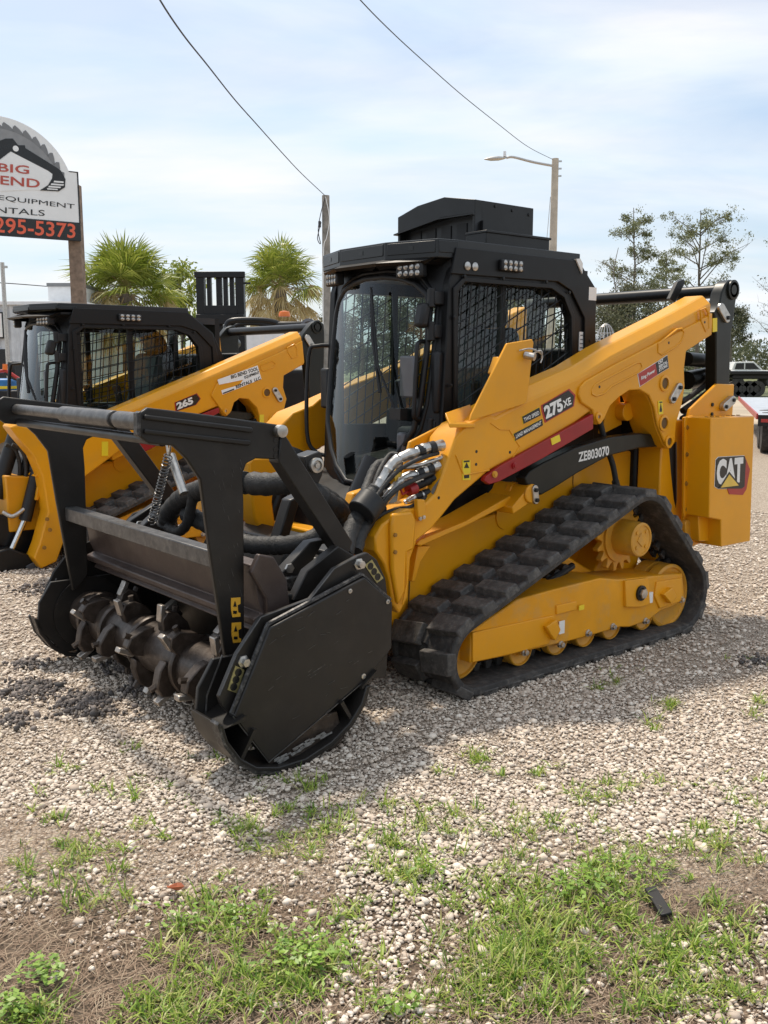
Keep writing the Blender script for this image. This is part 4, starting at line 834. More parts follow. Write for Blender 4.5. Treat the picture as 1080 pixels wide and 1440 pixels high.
    bb(MB().tube([(P(u, v, -.955)[0], -.955, P(u, v, -.955)[1]) for u, v in [(313, 921), (291, 978), (289, 1006)]], .004, 5), 'worn_edge', 'bar')
    if not far:
        sk = MB(); rs_ = random.Random(31)
        for i in range(22):
            u, v = rs_.uniform(300, 338), rs_.uniform(640, 830); L_ = rs_.uniform(3, 12); sk.prism(PP([(u, v), (u+L_*.3, v+L_), (u+L_*.3+.4, v+L_), (u+.4, v)], -.89), -.8904-.00004*i, -.889)
        bb(sk, 'scratch_marks', 'bar', up, smooth=0)  # scratches running down the upright
        for a, b_ in (((325, 841), (338, 867)), ((326, 876), (339, 903))):
            (u0, v0), (u1, v1) = a, b_
            o_ = bb(MB().prism(PP([(u0, v0), (u1, v0-1), (u1, v0+8), (u1-4, v0+10), (u1-3, v1-6), (u1, v1-5), (u1, v1), (u0+2, v1+1), (u0, v1-10)], -.892), -.893, -.885), 'decal', 'worng', up, smooth=0)
            bb(MB().prism(PP([(u0+3, v0+12), (u0+8, v0+12), (u0+5.5, v0+4)], -.894), -.895, -.89).prism(PP([(u0+3, v1-8), (u0+8, v1-8), (u0+8, v1-4), (u0+3, v1-4)], -.894), -.895, -.89), 'symbol', 'dblack', o_, smooth=0)
    br = bb(MB().prism(PP([(392, 650), (395, 612), (402, 612), (496, 762), (486, 792)], -.90), -.90, -.82), 'brace', 'mulch', bevel=.006)
    q = P(392, 606, -.89); b = MB(); yring(b, q[0], -.89, q[1], [(.026, 0), (.026, .03), (.015, .032), (0, .032)], 14); bb(b, 'pin', 'steel', up)
    for v in (619, 632, 641): q = P(388, v, -.89); b = MB(); yring(b, q[0], -.89, q[1], [(.012, 0), (.012, .002), (0, .002)], 10); bb(b, 'bore', 'dblack', up, smooth=0)
    bb(MB().prism(PP([(393, 845), (390, 812), (437, 762), (458, 758), (432, 802), (412, 845)], -.80), -.80, -.74), 'back_web', 'mulch', bevel=.005)
    bb(MB().prism(PP([(412, 845), (432, 803), (476, 768), (505, 785), (472, 802), (438, 843)], -.95), -.95, -.90), 'back_web', 'mulch', bevel=.005)
    q = P(406, 799, -.80); b = MB(); yring(b, q[0], -.80, q[1], [(.022, 0), (.022, .012), (0, .013)], 6); bb(b, 'bolt', 'steel')
both(sides)
ya, yb = -.93, .80
MB().cyl((-2.35, -.86, 1.385), (-2.35, .73, 1.385), .026, n=20).build('push_bar', 'bar', mul)
pb = MB()
for a, b_ in ((-.86, -.50), (-.46, .10)): pb.cyl((-2.35, a, 1.385), (-2.35, b_, 1.385), .036, n=20)
pb.build('roller_sleeve', 'bar', mul, bevel=.004)
MB().cyl((-2.34, -.86, 1.318), (-2.34, .73, 1.318), .020, n=16).build('lower_rod', 'mulch', mul)
MB().box(-2.13, -2.06, -.865, .735, .79, .862).build('cross_beam', 'bar', mul, bevel=.006)
dp = MB().prism([(-2.00, .80), (-1.975, .64), (-1.955, .595), (-2.00, .58), (-1.995, .55), (-1.945, .525), (-1.96, .505), (-1.91, .48), (-1.875, .465), (-1.85, .49), (-1.87, .60), (-1.89, .72), (-1.95, .815)], ya, yb)
do = dp.build('deflector', 'brown', mul, bevel=.006)
MB().prism([(-2.02, .78), (-1.98, .85), (-1.91, .83), (-1.85, .73), (-1.82, .47), (-1.94, .47), (-1.95, .66)], -.955, -.925).build('end_cap', 'brown', do, bevel=.006)
MB().prism([(-1.90, .68), (-1.60, .60), (-1.45, .50), (-1.39, .2), (-1.55, .10), (-1.62, .38), (-1.74, .52), (-1.86, .54)], ya, yb).build('housing', 'mulch', mul, bevel=.01)
rx, rz = -2.0, .260
ro = MB().cyl((rx, -.91, rz), (rx, .78, rz), .120, n=40)
for y in (-.87, -.44, 0, .34, .62): yring(ro, rx, y, rz, [(.12, -.02), (.138, -.018), (.142, -.01), (.142, .01), (.138, .018), (.12, .02)], 40)
roo = ro.build('rotor', 'worn', mul, smooth=30)
rnd = random.Random(3)
for k in range(22):
    y = -.82+k*1.36/21; a = R(78*k+rnd.uniform(-6, 6)+18)
    er = Vector((math.cos(a), 0, math.sin(a))); et = Vector((-math.sin(a), 0, math.cos(a))); ey = Vector((0, 1, 0))
    mt = Matrix((et, ey, er)).transposed()
    c = Vector((rx, y, rz))
    hb = MB()
    prof = [(-.09, .10), (.055, .10), (.065, .165), (.040, .200), (-.01, .198), (-.07, .145)]
    vs = [c+et*p[0]+er*p[1]+ey*(-.030) for p in prof]+[c+et*p[0]+er*p[1]+ey*.030 for p in prof]
    hb.add(vs, [tuple(range(6)), tuple(range(11, 5, -1))]+[(i, i+6, (i+1) % 6+6, (i+1) % 6) for i in range(6)])
    ho = hb.build('tooth_holder', 'worn', roo, bevel=.006)
    MB().obox(c+et*.060+er*.190, .026, .046, .082, mt).build('tooth_tip', 'tooth', roo, bevel=.005)
    MB().cyl(c+er*.18+et*-.01, c+er*.222+et*-.012, .015, n=6).build('bolt', 'worn', roo)
for y in (-.925, .79):
    b = MB(); yring(b, rx, y, rz, [(.2, 0), (.2, .012), (.16, .014), (0, .014)], 36); b.build('bearing_disc', 'mulch', mul)
# spring, rod, hoses
def helix(a, b, r, turns, wr, n=14):
    a, b = Vector(a), Vector(b); ax = (b-a); L = ax.length; ax.normalize(); u = ax.orthogonal().normalized(); v = ax.cross(u)
    return MB().tube([a+ax*L*i/(turns*n)+(u*math.cos(2*math.pi*i/n)+v*math.sin(2*math.pi*i/n))*r for i in range(turns*n+1)], wr, 5)
helix(PX(237, 640, -1.95), PX(213, 735, -1.95), .019, 22, .0034).build('spring', 'bar', mul, smooth=60)
MB().tube([PX(234, 622, -1.95), PX(237, 641, -1.95)], .006, 6).tube([PX(240, 626, -1.95), PX(238, 641, -1.95)], .006, 6).build('spring_hook', 'steel', mul)
MB().cyl(PX(240, 640, -1.90), PX(259, 694, -1.90), .022, n=16).build('strut', 'steel', mul)
def wrap(pts, r, name='hydraulic_hose', m='hose', par=mul):
    rs = resample(smoothpath(pts, 8), .012); rad = [r*(1+.05*math.sin(i*1.9)+.035*((i//4) % 2)) for i in range(len(rs))]
    return MB().tube(rs, rad, 16).build(name, m, par, smooth=25)
wrap([PX(u, v, -1.72) for u, v in [(345, 678), (315, 680), (285, 688), (258, 700), (240, 718), (234, 738)]], .050)
wrap([PX(u, v, -1.74) for u, v in [(236, 742), (250, 748), (262, 738), (268, 716), (272, 695)]], .026)
wrap([PX(u, v, x) for u, v, x in [(342, 679, -1.7), (378, 681, -1.66), (412, 679, -1.6), (432, 690, -1.52), (455, 704, -1.42), (478, 722, -1.3), (492, 748, -1.24)]], .052)
wrap([PX(u, v, x) for u, v, x in [(262, 722, -1.7), (300, 742, -1.66), (345, 764, -1.6), (392, 767, -1.55), (430, 762, -1.5), (456, 748, -1.42)]], .044)
wrap([PX(u, v, x) for u, v, x in [(440, 684, -1.4), (470, 702, -1.3), (492, 724, -1.22), (500, 755, -1.2)]], .030)
wrap([P3(u, v, y) for u, v, y in [(530, 688, -.74), (516, 706, -.74), (503, 728, -.76), (492, 752, -.8), (484, 780, -.86)]], .040)
wrap([P3(u, v, y) for u, v, y in [(536, 712, -.74), (522, 728, -.76), (508, 748, -.8), (500, 775, -.84)]], .032)
wrap([P3(u, v, y) for u, v, y in [(548, 652, -.60), (532, 655, -.58), (522, 672, -.6), (512, 700, -.66), (502, 726, -.7)]], .028)
MB().cyl(P3(524, 702, -.79), P3(508, 722, -.80), .072, n=24).build('hose_clamp', 'plastic', mul, bevel=.006)
MB().prism(PP([(425, 642), (447, 634), (452, 648), (450, 668), (440, 690), (428, 672)], -.62), -.64, -.54).build('hose_bracket', 'mulch', mul, bevel=.006)
q = P(443, 654, -.64); b = MB(); yring(b, q[0], -.64, q[1], [(.035, 0), (.035, .02), (.024, .022), (.022, .012), (.012, .012), (.012, .024), (0, .024)], 20); b.build('pulley', 'steel', mul)
MB().prism(PP([(402, 702), (418, 694), (405, 740), (396, 768), (382, 768)], -.30), -.34, -.26).build('hitch_post', 'mulch', mul, bevel=.008)
MB().prism([(-1.46, .25), (-1.48, .60), (-1.42, .70), (-1.36, .70), (-1.32, .30)], -.6, .47).build('hitch_plate', 'mulch', mul, bevel=.01)
MB().box(-1.86, -1.60, -.82, -.62, .64, .70).build('debris_tray', 'scr', mul, bevel=.01)

# ---------------------------------------------------------------- dark loader and forklift further back
dk = thing('skid_steer', 'black skid steer with curved top bar and orange beacon, behind the second loader', 'skid steer', (0, 0, 0))
D3 = 14.0
def dpt(u, v, d=D3): return D(u, v, d)
MB().tube(smoothpath([dpt(318, 462), dpt(324, 452), dpt(350, 450), dpt(380, 452), dpt(398, 460), dpt(408, 478), dpt(410, 500)], 6), .045, 12).build('top_bar', 'black', dk, smooth=60)
MB().tube(smoothpath([dpt(326, 470, 14.6), dpt(332, 458, 14.6), dpt(352, 455, 14.6), dpt(385, 458, 14.6)], 6), .03, 10).build('rear_bar', 'black', dk, smooth=60)
a, b_ = dpt(392, 452), dpt(430, 462); MB().obox((a+b_)/2+Vector((0, .2, -.02)), .5, .5, .14).build('roof_cap', 'plastic', dk, bevel=.04)
c = dpt(400, 441, 14.2); MB().ring(c-Vector((0, 0, .045)), (1, 0, 0), (0, 1, 0), [(.085, 0), (.085, .04), (.07, .075), (.02, .085)], 18).build('beacon', 'orange', dk)
c = dpt(434, 459, 13.6); MB().ring(c, (1, 0, 0), (0, 0, 1), [(.11, -.12), (.11, .05), (.07, .07), (.05, .04), (0, .05)], 20).build('air_cleaner', 'greyh', dk)
c = dpt(327, 483, 13.2); MB().ring(c, (1, 0, 0), (0, 0, 1), [(.085, -.2), (.085, .04), (.03, .05), (.03, .07), (0, .07)], 20).build('pivot_hub', 'link', dk)
a = dpt(312, 470, 14.4); b_ = dpt(450, 470, 14.4)
MB().box(a.x, b_.x, 14.3, 15.9, .35, 1.55).build('body', 'black', dk, bevel=.05)
for x in (a.x+.3, b_.x-.3):
    for y in (14.4, 15.8): MB().ring((x, y, .35), (0, 1, 0), (0, 0, 1), [(.15, -.12), (.33, -.12), (.35, -.08), (.35, .08), (.33, .12), (.15, .12)], 24).build('wheel', 'rubber', dk)
fk = thing('forklift', 'tall black forklift mast rising behind the caged cab of the second loader', 'forklift', (0, 0, 0))
DF = 16.0; z1 = dpt(300, 382, DF).z
def X(u, d=DF): return dpt(u, 400, d).x
for u0, u1 in ((276, 287), (331, 343)):
    MB().frame([(X(u0), DF-.03), (X(u1), DF-.03), (X(u1), DF+.16), (X(u0), DF+.16)], [(X(u0)+.02, DF), (X(u1)-.02, DF), (X(u1)-.02, DF+.13), (X(u0)+.02, DF+.13)], .3, z1-.02, 'z').build('mast_rail', 'black', fk)
for u0, u1 in ((290, 296), (303, 311), (313, 319), (322, 328)):
    MB().box(X(u0), X(u1), DF+.04, DF+.14, .3, z1-.06).build('inner_rail', 'black', fk)
MB().box(X(274), X(345), DF-.05, DF+.02, z1-.10, z1).box(X(276), X(343), DF+.15, DF+.2, z1-.08, z1-.01).build('top_crossbar', 'black', fk, bevel=.012)
zz = dpt(300, 434, DF).z; MB().box(X(286), X(334), DF-.04, DF+.03, zz-.10, zz+.05).build('mid_crossbar', 'black', fk, bevel=.01)
zz = dpt(300, 446, DF).z; MB().box(X(276), X(343), DF-.12, DF-.04, zz-.12, zz+.04).build('carriage', 'black', fk, bevel=.01)
MB().box(X(342), X(352), DF-.0, DF+.04, z1-.2, z1-.17).build('light_arm', 'black', fk)
MB().box(X(280)-.1, X(340)+.1, DF+.2, DF+2.0, .45, 1.5).build('body', 'black', fk, bevel=.08)
for x in (X(280)-.1, X(340)+.1):
    for y in (DF+.4, DF+1.7): MB().ring((x, y, .33), (0, 1, 0), (0, 0, 1), [(.14, -.11), (.31, -.11), (.33, -.08), (.33, .08), (.31, .11), (.14, .11)], 24).build('wheel', 'rubber', fk)

# ---------------------------------------------------------------- sign
SD = Vector((.84, .545, 0)).normalized(); SN = Vector((-SD.y, SD.x, 0)); S0 = D(108, 243, 20)
def SG(u, v, off=0):
    r = Vector(ray(u, v)); o = Vector((0, 0, H)); t = (S0+SN*(-off)-o).dot(SN)/r.dot(SN); return o+r*t
def sgx(u, v): p = SG(u, v); return ((p-S0).dot(SD), p.z)      # along the board from its right end (negative = left)
def S3(x, z, off): return Vector((S0.x, S0.y, 0))+SD*x-SN*off+Vector((0, 0, z))
def splate(poly, a, b):
    mb = MB(); n = len(poly); mb.add([S3(x, z, a) for x, z in poly]+[S3(x, z, b) for x, z in poly], [tuple(range(n)), tuple(range(2*n-1, n-1, -1))]+[(i, i+n, (i+1) % n+n, (i+1) % n) for i in range(n)]); return mb
sg = thing('business_sign', 'white arched sign with saw blade, red name and orange phone number on wood posts', 'sign', (S0.x, S0.y, 0))
sg2 = lambda mb: mb.xf(lambda p: (p[0]-S0.x, p[1]-S0.y, p[2]))
top = sgx(0, 163)[1]; cx_ = sgx(-2, 200)[0]; sh = sgx(97, 241); wdt = -2*cx_
zc = ((top**2)-(sh[0]-cx_)**2-sh[1]**2)/(2*(top-sh[1])); rr = top-zc
zb = sgx(114, 339)[1]; zt = sgx(108, 243)[1]; a0 = math.degrees(math.atan2(sh[1]-zc, sh[0]-cx_))
def sb(mb, name, m, par=sg, **k): return sg2(mb).build(name, m, par, **k)
pn = sb(splate([(-wdt, zb), (0.02, zb), (0.02, zt)]+[(cx_+rr*math.cos(R(t)), zc+rr*math.sin(R(t))) for t in np.linspace(a0, 180-a0, 40)]+[(-wdt, zt)], 0, -.08), 'panel', 'signwhite', bevel=.004)
zs_ = sgx(108, 313)[1]
sb(splate([(-wdt, zb), (.022, zb), (.022, zs_), (-wdt, zs_)], .012, -.083), 'phone_strip', 'dblack', pn)
sb(splate([(.0, zs_), (.028, zs_), (.028, zt+.02), (-.16, zt+.02), (-.16, zt), (0, zt)], .006, -.09), 'frame', 'dblack', pn)
ring = [(cx_+rr*.86*math.cos(R(t)), zc+rr*.86*math.sin(R(t))) for t in np.linspace(18, 162, 40)]+[(cx_+rr*.60*math.cos(R(t)), zc+rr*.60*math.sin(R(t))) for t in np.linspace(162, 18, 40)]
sb(splate(ring, .006, 0), 'saw_blade', mat('blade_grey', (.27, .275, .28), .4), pn, smooth=0)
tt = []
for i in range(17):
    t = 14+i*9; tt.append(splate([(cx_+rr*q*math.cos(R(t+d)), zc+rr*q*math.sin(R(t+d))) for q, d in ((.84, -1.5), (.84, 9), (.90, 9.3), (.93, 8), (.90, 3.5), (.868, 0))], .008, 0))
tm_ = MB()
for t in tt: tm_.add(t.v, t.f)
sb(tm_, 'blade_teeth', 'signgrey', pn, smooth=0)
def cp9(pts): return [sgx(x/5.333, 150+y/5.333) for x, y in pts]
sb(splate(cp9([(-60, 480), (-80, 330), (0, 255), (40, 240), (95, 240), (135, 290), (185, 290), (190, 312), (420, 455), (455, 480), (490, 545), (486, 605), (440, 635), (300, 628), (360, 590), (390, 540), (395, 505), (360, 480), (80, 335), (0, 395)]), .014, 0), 'excavator_arm', 'dblack', pn, smooth=0)
sb(splate(cp9([(-90, 640), (-75, 480), (0, 400), (80, 338), (360, 482), (392, 506), (388, 540), (358, 588), (298, 626), (240, 622)]), .010, 0), 'name_field', 'signwhite', pn, smooth=0)
st_ = MB()
for a in (((405, 556), (475, 562), (475, 574), (400, 568)), ((385, 576), (478, 584), (474, 594), (378, 588)), ((365, 594), (456, 602), (450, 612), (360, 606)), ((350, 612), (430, 618), (432, 627), (355, 622))):
    t = splate(cp9(a), .020, .01); st_.add(t.v, t.f)
sb(st_, 'bucket_teeth', 'signwhite', pn, smooth=0)
c = SG(22, 209, .018); b = MB().ring(c, SD, (0, 0, 1), [(.055, 0), (.055, .01), (0, .01)], 16); sb(b, 'pivot_dot', 'signwhite', pn, smooth=0)
def stext(s_, bl, br, tl, m, off, bold=.03):
    bold = .015 if bold > .035 else 0
    mb = MB(); lettering(mb, s_, SG(*bl, off), SG(*br, off), SG(*tl, off), bold=bold); sb(mb, 'lettering', m, pn, smooth=0)
stext('BIG', (-3, 241), (41, 245), (-3, 229), 'signred', .018, .04); stext('BEND', (-16, 257.5), (56, 264.5), (-16, 245), 'signred', .018, .04)
stext('EQUIPMENT', (-2, 282), (105, 295), (-2, 274), 'dblack', .008, .03); stext('TOOL &', (-80, 274), (-12, 281), (-80, 265), 'dblack', .008, .03)
stext('RENTALS', (-33, 297), (63, 303.8), (-33, 288.5), 'dblack', .008, .03); stext('295-5373', (-8, 326.5), (106, 335.5), (-8, 305), 'signorange', .016, .045)
sb(MB().box(S0.x-.28, S0.x-.02, S0.y+.1, S0.y+.34, 0, zt-.2).xf(lambda p: (p[0], p[1], p[2])), 'post', 'wood', bevel=.01)
pl_ = S3(-wdt+.15, 0, -.22); sb(MB().box(pl_.x-.13, pl_.x+.13, pl_.y-.12, pl_.y+.12, 0, zt-.2), 'post', 'wood', bevel=.01)

# ---------------------------------------------------------------- poles, lamps and wires
def pole(name, label, cat, u, vtop, d, w0, w1, m, lean=0):
    t = D(u, vtop, d); b_ = Vector((t.x-lean, d, 0)); r = thing(name, label, cat, b_)
    MB().cyl((0, 0, -.1), (t.x-b_.x, 0, t.z), w0, w1, 16).build('pole', m, r); return r, t, b_
up1, t1, b1 = pole('utility_pole', 'weathered grey wooden utility pole standing left of the nearest black cab', 'utility pole', 458, 275, 26, .13, .10, 'polewood')
MB().tube(smoothpath([t1-b1+Vector(p) for p in ((0, -.11, -.05), (-.12, -.12, -.45), (-.2, -.12, -.9), (-.14, -.12, -1.25), (-.22, -.12, -1.1), (-.12, -.12, -.7))], 5), .012, 6).build('service_wire', 'cable', up1)
MB().tube(smoothpath([t1-b1+Vector(p) for p in ((.0, -.12, -.05), (.10, -.13, -.6), (.02, -.13, -1.1), (-.06, -.12, -1.4), (-.09, -.12, -3), (-.09, -.13, -6))], 5), .010, 6).build('service_wire', 'signwhite', up1)
MB().obox(t1-b1+Vector((-.16, -.12, -.75)), .07, .07, .16).build('splice_box', 'cable', up1, bevel=.01)
lp, t2, b2 = pole('street_lamp', 'tall pale concrete street lamp with one long arm, rising behind the black roof box', 'street lamp', 781, 223, 35, .17, .12, 'concrete')
hd = D(712, 222, 35)-b2; MB().tube(smoothpath([t2-b2+Vector((-.05, 0, -.25)), D(750, 228, 35)-b2, D(722, 221, 35)-b2, hd], 6), .045, 10).build('arm', 'steel', lp, smooth=60)
def lamphead(par, c, L, dir=-1):
    mb = MB(); prof = [(0, .02, .02), (.12, .08, .06), (.35, .13, .10), (.7, .12, .09), (1, .04, .02)]; vs = []
    for t, w_, h_ in prof:
        for k in range(12):
            a = 2*math.pi*k/12; vs.append(c+Vector((dir*t*L, math.cos(a)*w_*L*1.1, math.sin(a)*h_*L-(.06*t*L))))
    fs = [(j*12+k, j*12+(k+1) % 12, (j+1)*12+(k+1) % 12, (j+1)*12+k) for j in range(4) for k in range(12)]+[tuple(range(12)), tuple(range(48, 60))]
    return mb.add(vs, fs).build('lamp_head', 'steel', par, smooth=60)
lh = lamphead(lp, hd, .78); MB().cyl(hd+Vector((-.06, 0, .04)), hd+Vector((-.06, 0, .22)), .06, .05, 12).build('photocell', 'wallg', lh)
MB().tube([t2-b2+Vector((-.14, 0, -1.3)), t2-b2+Vector((-.28, 0, -3.6))], .012, 5).build('guy_wire', 'steel', lp)
for z in (.1, .35, .6): MB().obox(t2-b2+Vector((.14, -.05, -z)), .16, .06, .05).build('bracket', 'steel', lp)
lp2, t3, b3 = pole('street_lamp', 'small distant street lamp whose head shows above the right palm', 'street lamp', 383, 352, 60, .12, .09, 'concrete')
MB().tube([t3-b3, D(395, 343, 60)-b3], .06, 8).build('arm', 'steel', lp2); lamphead(lp2, D(394, 344, 60)-b3, .9, 1)
p3, t4, b4 = pole('flag_pole', 'thin grey metal pole at the left edge beside the corrugated wall', 'pole', 3, 369, 22, .05, .045, 'steel')
MB().obox(t4-b4+Vector((.06, 0, -.1)), .1, .05, .05).build('bracket', 'steel', p3)
def wire(name, label, pts, r):
    path = smoothpath([D(*p) for p in pts], 8); o = MB().tube(path, r, 6).build(name, 'cable', None, smooth=60); return tag(o, label, 'cable', 'overhead cables')
wire('overhead_cable', 'black overhead cable sagging down to the wooden utility pole', [(457, 275, 26), (424, 244, 22.4), (395, 213, 19.3), (362, 176, 16.6), (330, 140, 14.4), (292, 92, 12.3), (257, 48, 10.7), (222, -5, 9.3), (165, -110, 7.6)], .009)
wire('overhead_cable', 'black overhead cable sagging down to the tall street lamp', [(777, 224, 35), (742, 206, 31), (700, 174, 27), (650, 134, 23), (600, 90, 20), (552, 46, 17.5), (503, -4, 15.4), (420, -100, 12.8)], .009)
wire('overhead_cable', 'thin far cable low in the sky beside the pole at the left edge', [(-30, 396, 40), (20, 399, 42), (70, 403, 45)], .02)

# ---------------------------------------------------------------- buildings and gear at the left
sh_ = thing('metal_building', 'low white corrugated metal building at the left, behind the sign post', 'building', (0, 0, 0))
DB = 27.0; xa, xb = D(-120, 430, DB).x, D(112, 430, DB).x; zt_ = D(60, 429, DB).z
mb = MB(); n = int((xb-xa)/.26); vs = []; fs = []
for i in range(n*4+1):
    x = xa+(xb-xa)*i/(n*4); dpth = (0, .05, .05, 0)[i % 4]; vs += [(x, DB+dpth, 0), (x, DB+dpth, zt_)]
fs = [(2*i, 2*i+2, 2*i+3, 2*i+1) for i in range(n*4)]
mb.add(vs, fs).build('wall', 'wallw', sh_, smooth=0)
MB().box(xa, xb, DB+.06, DB+9, 0, zt_-.02).build('wall', 'wallw', sh_)
MB().box(xa-.1, xb+.1, DB-.12, DB+9.1, zt_, zt_+.10).build('roof', 'wallg', sh_, bevel=.01)
MB().box(D(67, 400, DB+1).x, D(112, 400, DB+1).x, DB+1, DB+6, zt_+.1, D(80, 400, DB+1).z).build('parapet', 'wallg', sh_)
MB().box(D(66, 400, DB+1).x, D(112.5, 400, DB+1).x, DB+.96, DB+6.05, D(80, 403, DB+1).z, D(80, 398, DB+1).z).build('coping', 'signgrey', sh_)
MB().box(D(-30, 440, DB).x, D(6, 440, DB).x, DB-.10, DB-.01, D(0, 476, DB).z, D(0, 439, DB).z).build('sign_frame', 'dblack', sh_)
MB().box(D(-29, 440, DB).x, D(4, 440, DB).x, DB-.115, DB-.09, D(0, 474, DB).z, D(0, 441, DB).z).build('sign_board', 'white', sh_)
MB().box(D(40, 440, DB).x, D(54, 440, DB).x, DB-.06, DB-.01, D(0, 487, DB).z, D(0, 462, DB).z).build('notice_board', 'white', sh_)
MB().prism([(D(41+a, 460, DB).x, D(41, 463+b_, DB).z) for a, b_ in ((0, 5), (4, 9), (8, 13), (9, 19), (5, 17), (1, 12))], DB-.07, DB-.05).build('notice_mark', 'dblack', sh_, smooth=0)
MB().box(D(-20, 490, DB).x, D(9, 490, DB).x, DB-.03, DB, 0, D(0, 491, DB).z).build('doorway', 'dblack', sh_)
tr = thing('enclosed_trailer', 'pale white box trailer showing between the curved bar and the right palm', 'trailer', (0, 0, 0))
DT = 24.; MB().box(D(322, 470, DT).x, D(412, 470, DT).x, DT, DT+3, .55, D(350, 461, DT).z).build('body', 'wallg', tr, bevel=.04)
MB().box(D(370, 470, DT).x-.02, D(370, 470, DT).x+.02, DT-.01, DT, .6, D(350, 463, DT).z).build('door_seam', 'white', tr)
for u in (335, 395): MB().ring((D(u, 500, DT).x, DT+.4, .36), (0, 1, 0), (0, 0, 1), [(.16, -.1), (.36, -.1), (.36, .1), (.16, .1)], 20).build('wheel', 'rubber', tr)
gn = thing('pump_unit', 'small blue and red pump unit with hoses at the left edge, before the corrugated wall', 'pump', (0, 0, 0))
DG = 12.
MB().box(D(-40, 540, DG).x, D(14, 540, DG).x, DG, DG+.8, .9, D(0, 533, DG).z).build('housing', 'blue', gn, bevel=.03)
MB().box(D(-40, 540, DG).x, D(15, 540, DG).x, DG-.01, DG+.81, D(0, 547, DG).z, D(0, 543, DG).z).build('stripe', 'warn', gn)
MB().box(D(-45, 540, DG).x, D(30, 540, DG).x, DG-.05, DG+.9, .45, D(0, 549, DG).z).build('base_frame', 'black', gn, bevel=.02)
for u in (-35, 22): MB().cyl((D(u, 560, DG).x, DG+.4, 0), (D(u, 560, DG).x, DG+.4, .5), .06).build('leg', 'black', gn)
MB().tube(smoothpath([D(-10, 524, DG), D(8, 522, DG), D(22, 530, DG), D(32, 538, DG), D(28, 552, DG)], 5), .022, 8).build('hose', 'redtrim', gn)
MB().tube(smoothpath([D(2, 510, DG), D(10, 526, DG), D(25, 534, DG), D(36, 530, DG)], 5), .018, 8).build('hose', 'hose', gn)
MB().box(D(0, 505, DG).x, D(10, 505, DG).x, DG+.2, DG+.5, D(0, 532, DG).z, D(0, 508, DG).z).build('engine', 'plastic', gn, bevel=.03)
MB().cyl(D(7, 512, DG), D(7, 520, DG), .03).build('cap', 'orange', gn)
# wire cage lamp-like dome behind the nearest cab
cg = thing('wire_cage', 'white wire cage dome standing behind the cab, left of the long yellow arm', 'wire cage', (0, 0, 0))
c = D(851, 482, 8.2); mb = MB()
for k in range(8):
    t = math.pi*k/8; mb.tube([c+Vector((math.cos(t)*.085*math.sin(p), math.sin(t)*.085*math.sin(p), .19*math.cos(p)-.03)) for p in np.linspace(-1.7, 1.7, 16)], .0035, 5)
for zz, r_ in ((.08, .068), (.02, .083), (-.05, .085)): mb.tube([c+Vector((r_*math.cos(t), r_*math.sin(t), zz)) for t in np.linspace(0, 2*math.pi, 20)[:-1]], .0035, 5, True)
mb.build('cage', 'steel', cg, smooth=0)
MB().ring(c+Vector((0, 0, -.10)), (1, 0, 0), (0, 1, 0), [(.06, 0), (.075, .06), (.06, .14), (.02, .17)], 16).build('head', 'plastic', cg)
MB().cyl((c.x, c.y, 0), (c.x, c.y, c.z-.1), .03).build('post', 'plastic', cg)

# ---------------------------------------------------------------- trailers and pickup at the right
ft = thing('flatbed_trailer', 'silver flatbed trailer with red and white edge strip at the right edge', 'trailer', (0, 0, 0))
A = G(1062, 586, .74); A = Vector((6.7, 17, .74)); Bv = Vector((10.0, 26.8, .74)); ud = (Bv-A).normalized(); vd = Vector((ud.y, -ud.x, 0))
def tq(a, b_, z): return A+ud*a+vd*b_+Vector((0, 0, z))
def tbox(a0, a1, b0, b1, z0, z1):
    return MB().add([tq(a, b_, z) for a in (a0, a1) for b_ in (b0, b1) for z in (z0, z1)], [(0, 1, 3, 2), (4, 6, 7, 5), (0, 4, 5, 1), (2, 3, 7, 6), (0, 2, 6, 4), (1, 5, 7, 3)])
tbox(0, 10.3, 0, 2.5, -.05, 0).build('deck', 'alu', ft); tbox(.0, 10.3, -.03, 0, -.08, .02).build('side_rail', 'redtrim', ft)
tbox(-.04, 0, 0, 2.5, -.20, -.0).build('rear_beam', 'black', ft)
rs = MB()
for i in range(6): t = tbox(-.05, -.04, .05+i*.42, .05+i*.42+.21, -.13, -.07); rs.add(t.v, t.f)
rs.build('reflector_strip', 'redtrim', ft); rs = MB()
for i in range(6): t = tbox(-.05, -.04, .26+i*.42, .26+i*.42+.21, -.13, -.07); rs.add(t.v, t.f)
rs.build('reflector_strip', 'white', ft)
tbox(.1, 10.2, .2, 2.3, -.28, -.06).build('frame', 'signgrey', ft)
for a in (.8, 1.8):
    for b_ in (.25, 2.25): MB().ring(tq(a, b_, -.36), ud, (0, 0, 1), [(.2, -.14), (.37, -.14), (.38, 0), (.37, .14), (.2, .14)], 24).build('wheel', 'rubber', ft)
bt = thing('gooseneck_trailer', 'black flat gooseneck trailer standing on the grass before the white pickup', 'trailer', D(1045, 560, 50)*0)
DQ = 50.
def bxq(u0, u1, v0, v1, d0, d1, name, m, par, bevel=.03):
    a, b_ = D(u0, v1, d0), D(u1, v0, d0); return MB().box(a.x, b_.x, d0, d1, max(0, a.z), b_.z).build(name, m, par, bevel=bevel)
bxq(1028, 1100, 522, 527, DQ, DQ+2.4, 'deck', 'black', bt); bxq(1030, 1098, 527, 533, DQ+.3, DQ+2, 'frame', 'black', bt)
MB().prism([(D(1012, 505, DQ).x, D(1012, 512, DQ).z), (D(1022, 505, DQ).x, D(1022, 510, DQ).z), (D(1042, 527, DQ).x, D(1042, 529, DQ).z), (D(1030, 530, DQ).x, D(1030, 532, DQ).z)], DQ+.6, DQ+1.6).build('gooseneck', 'black', bt)
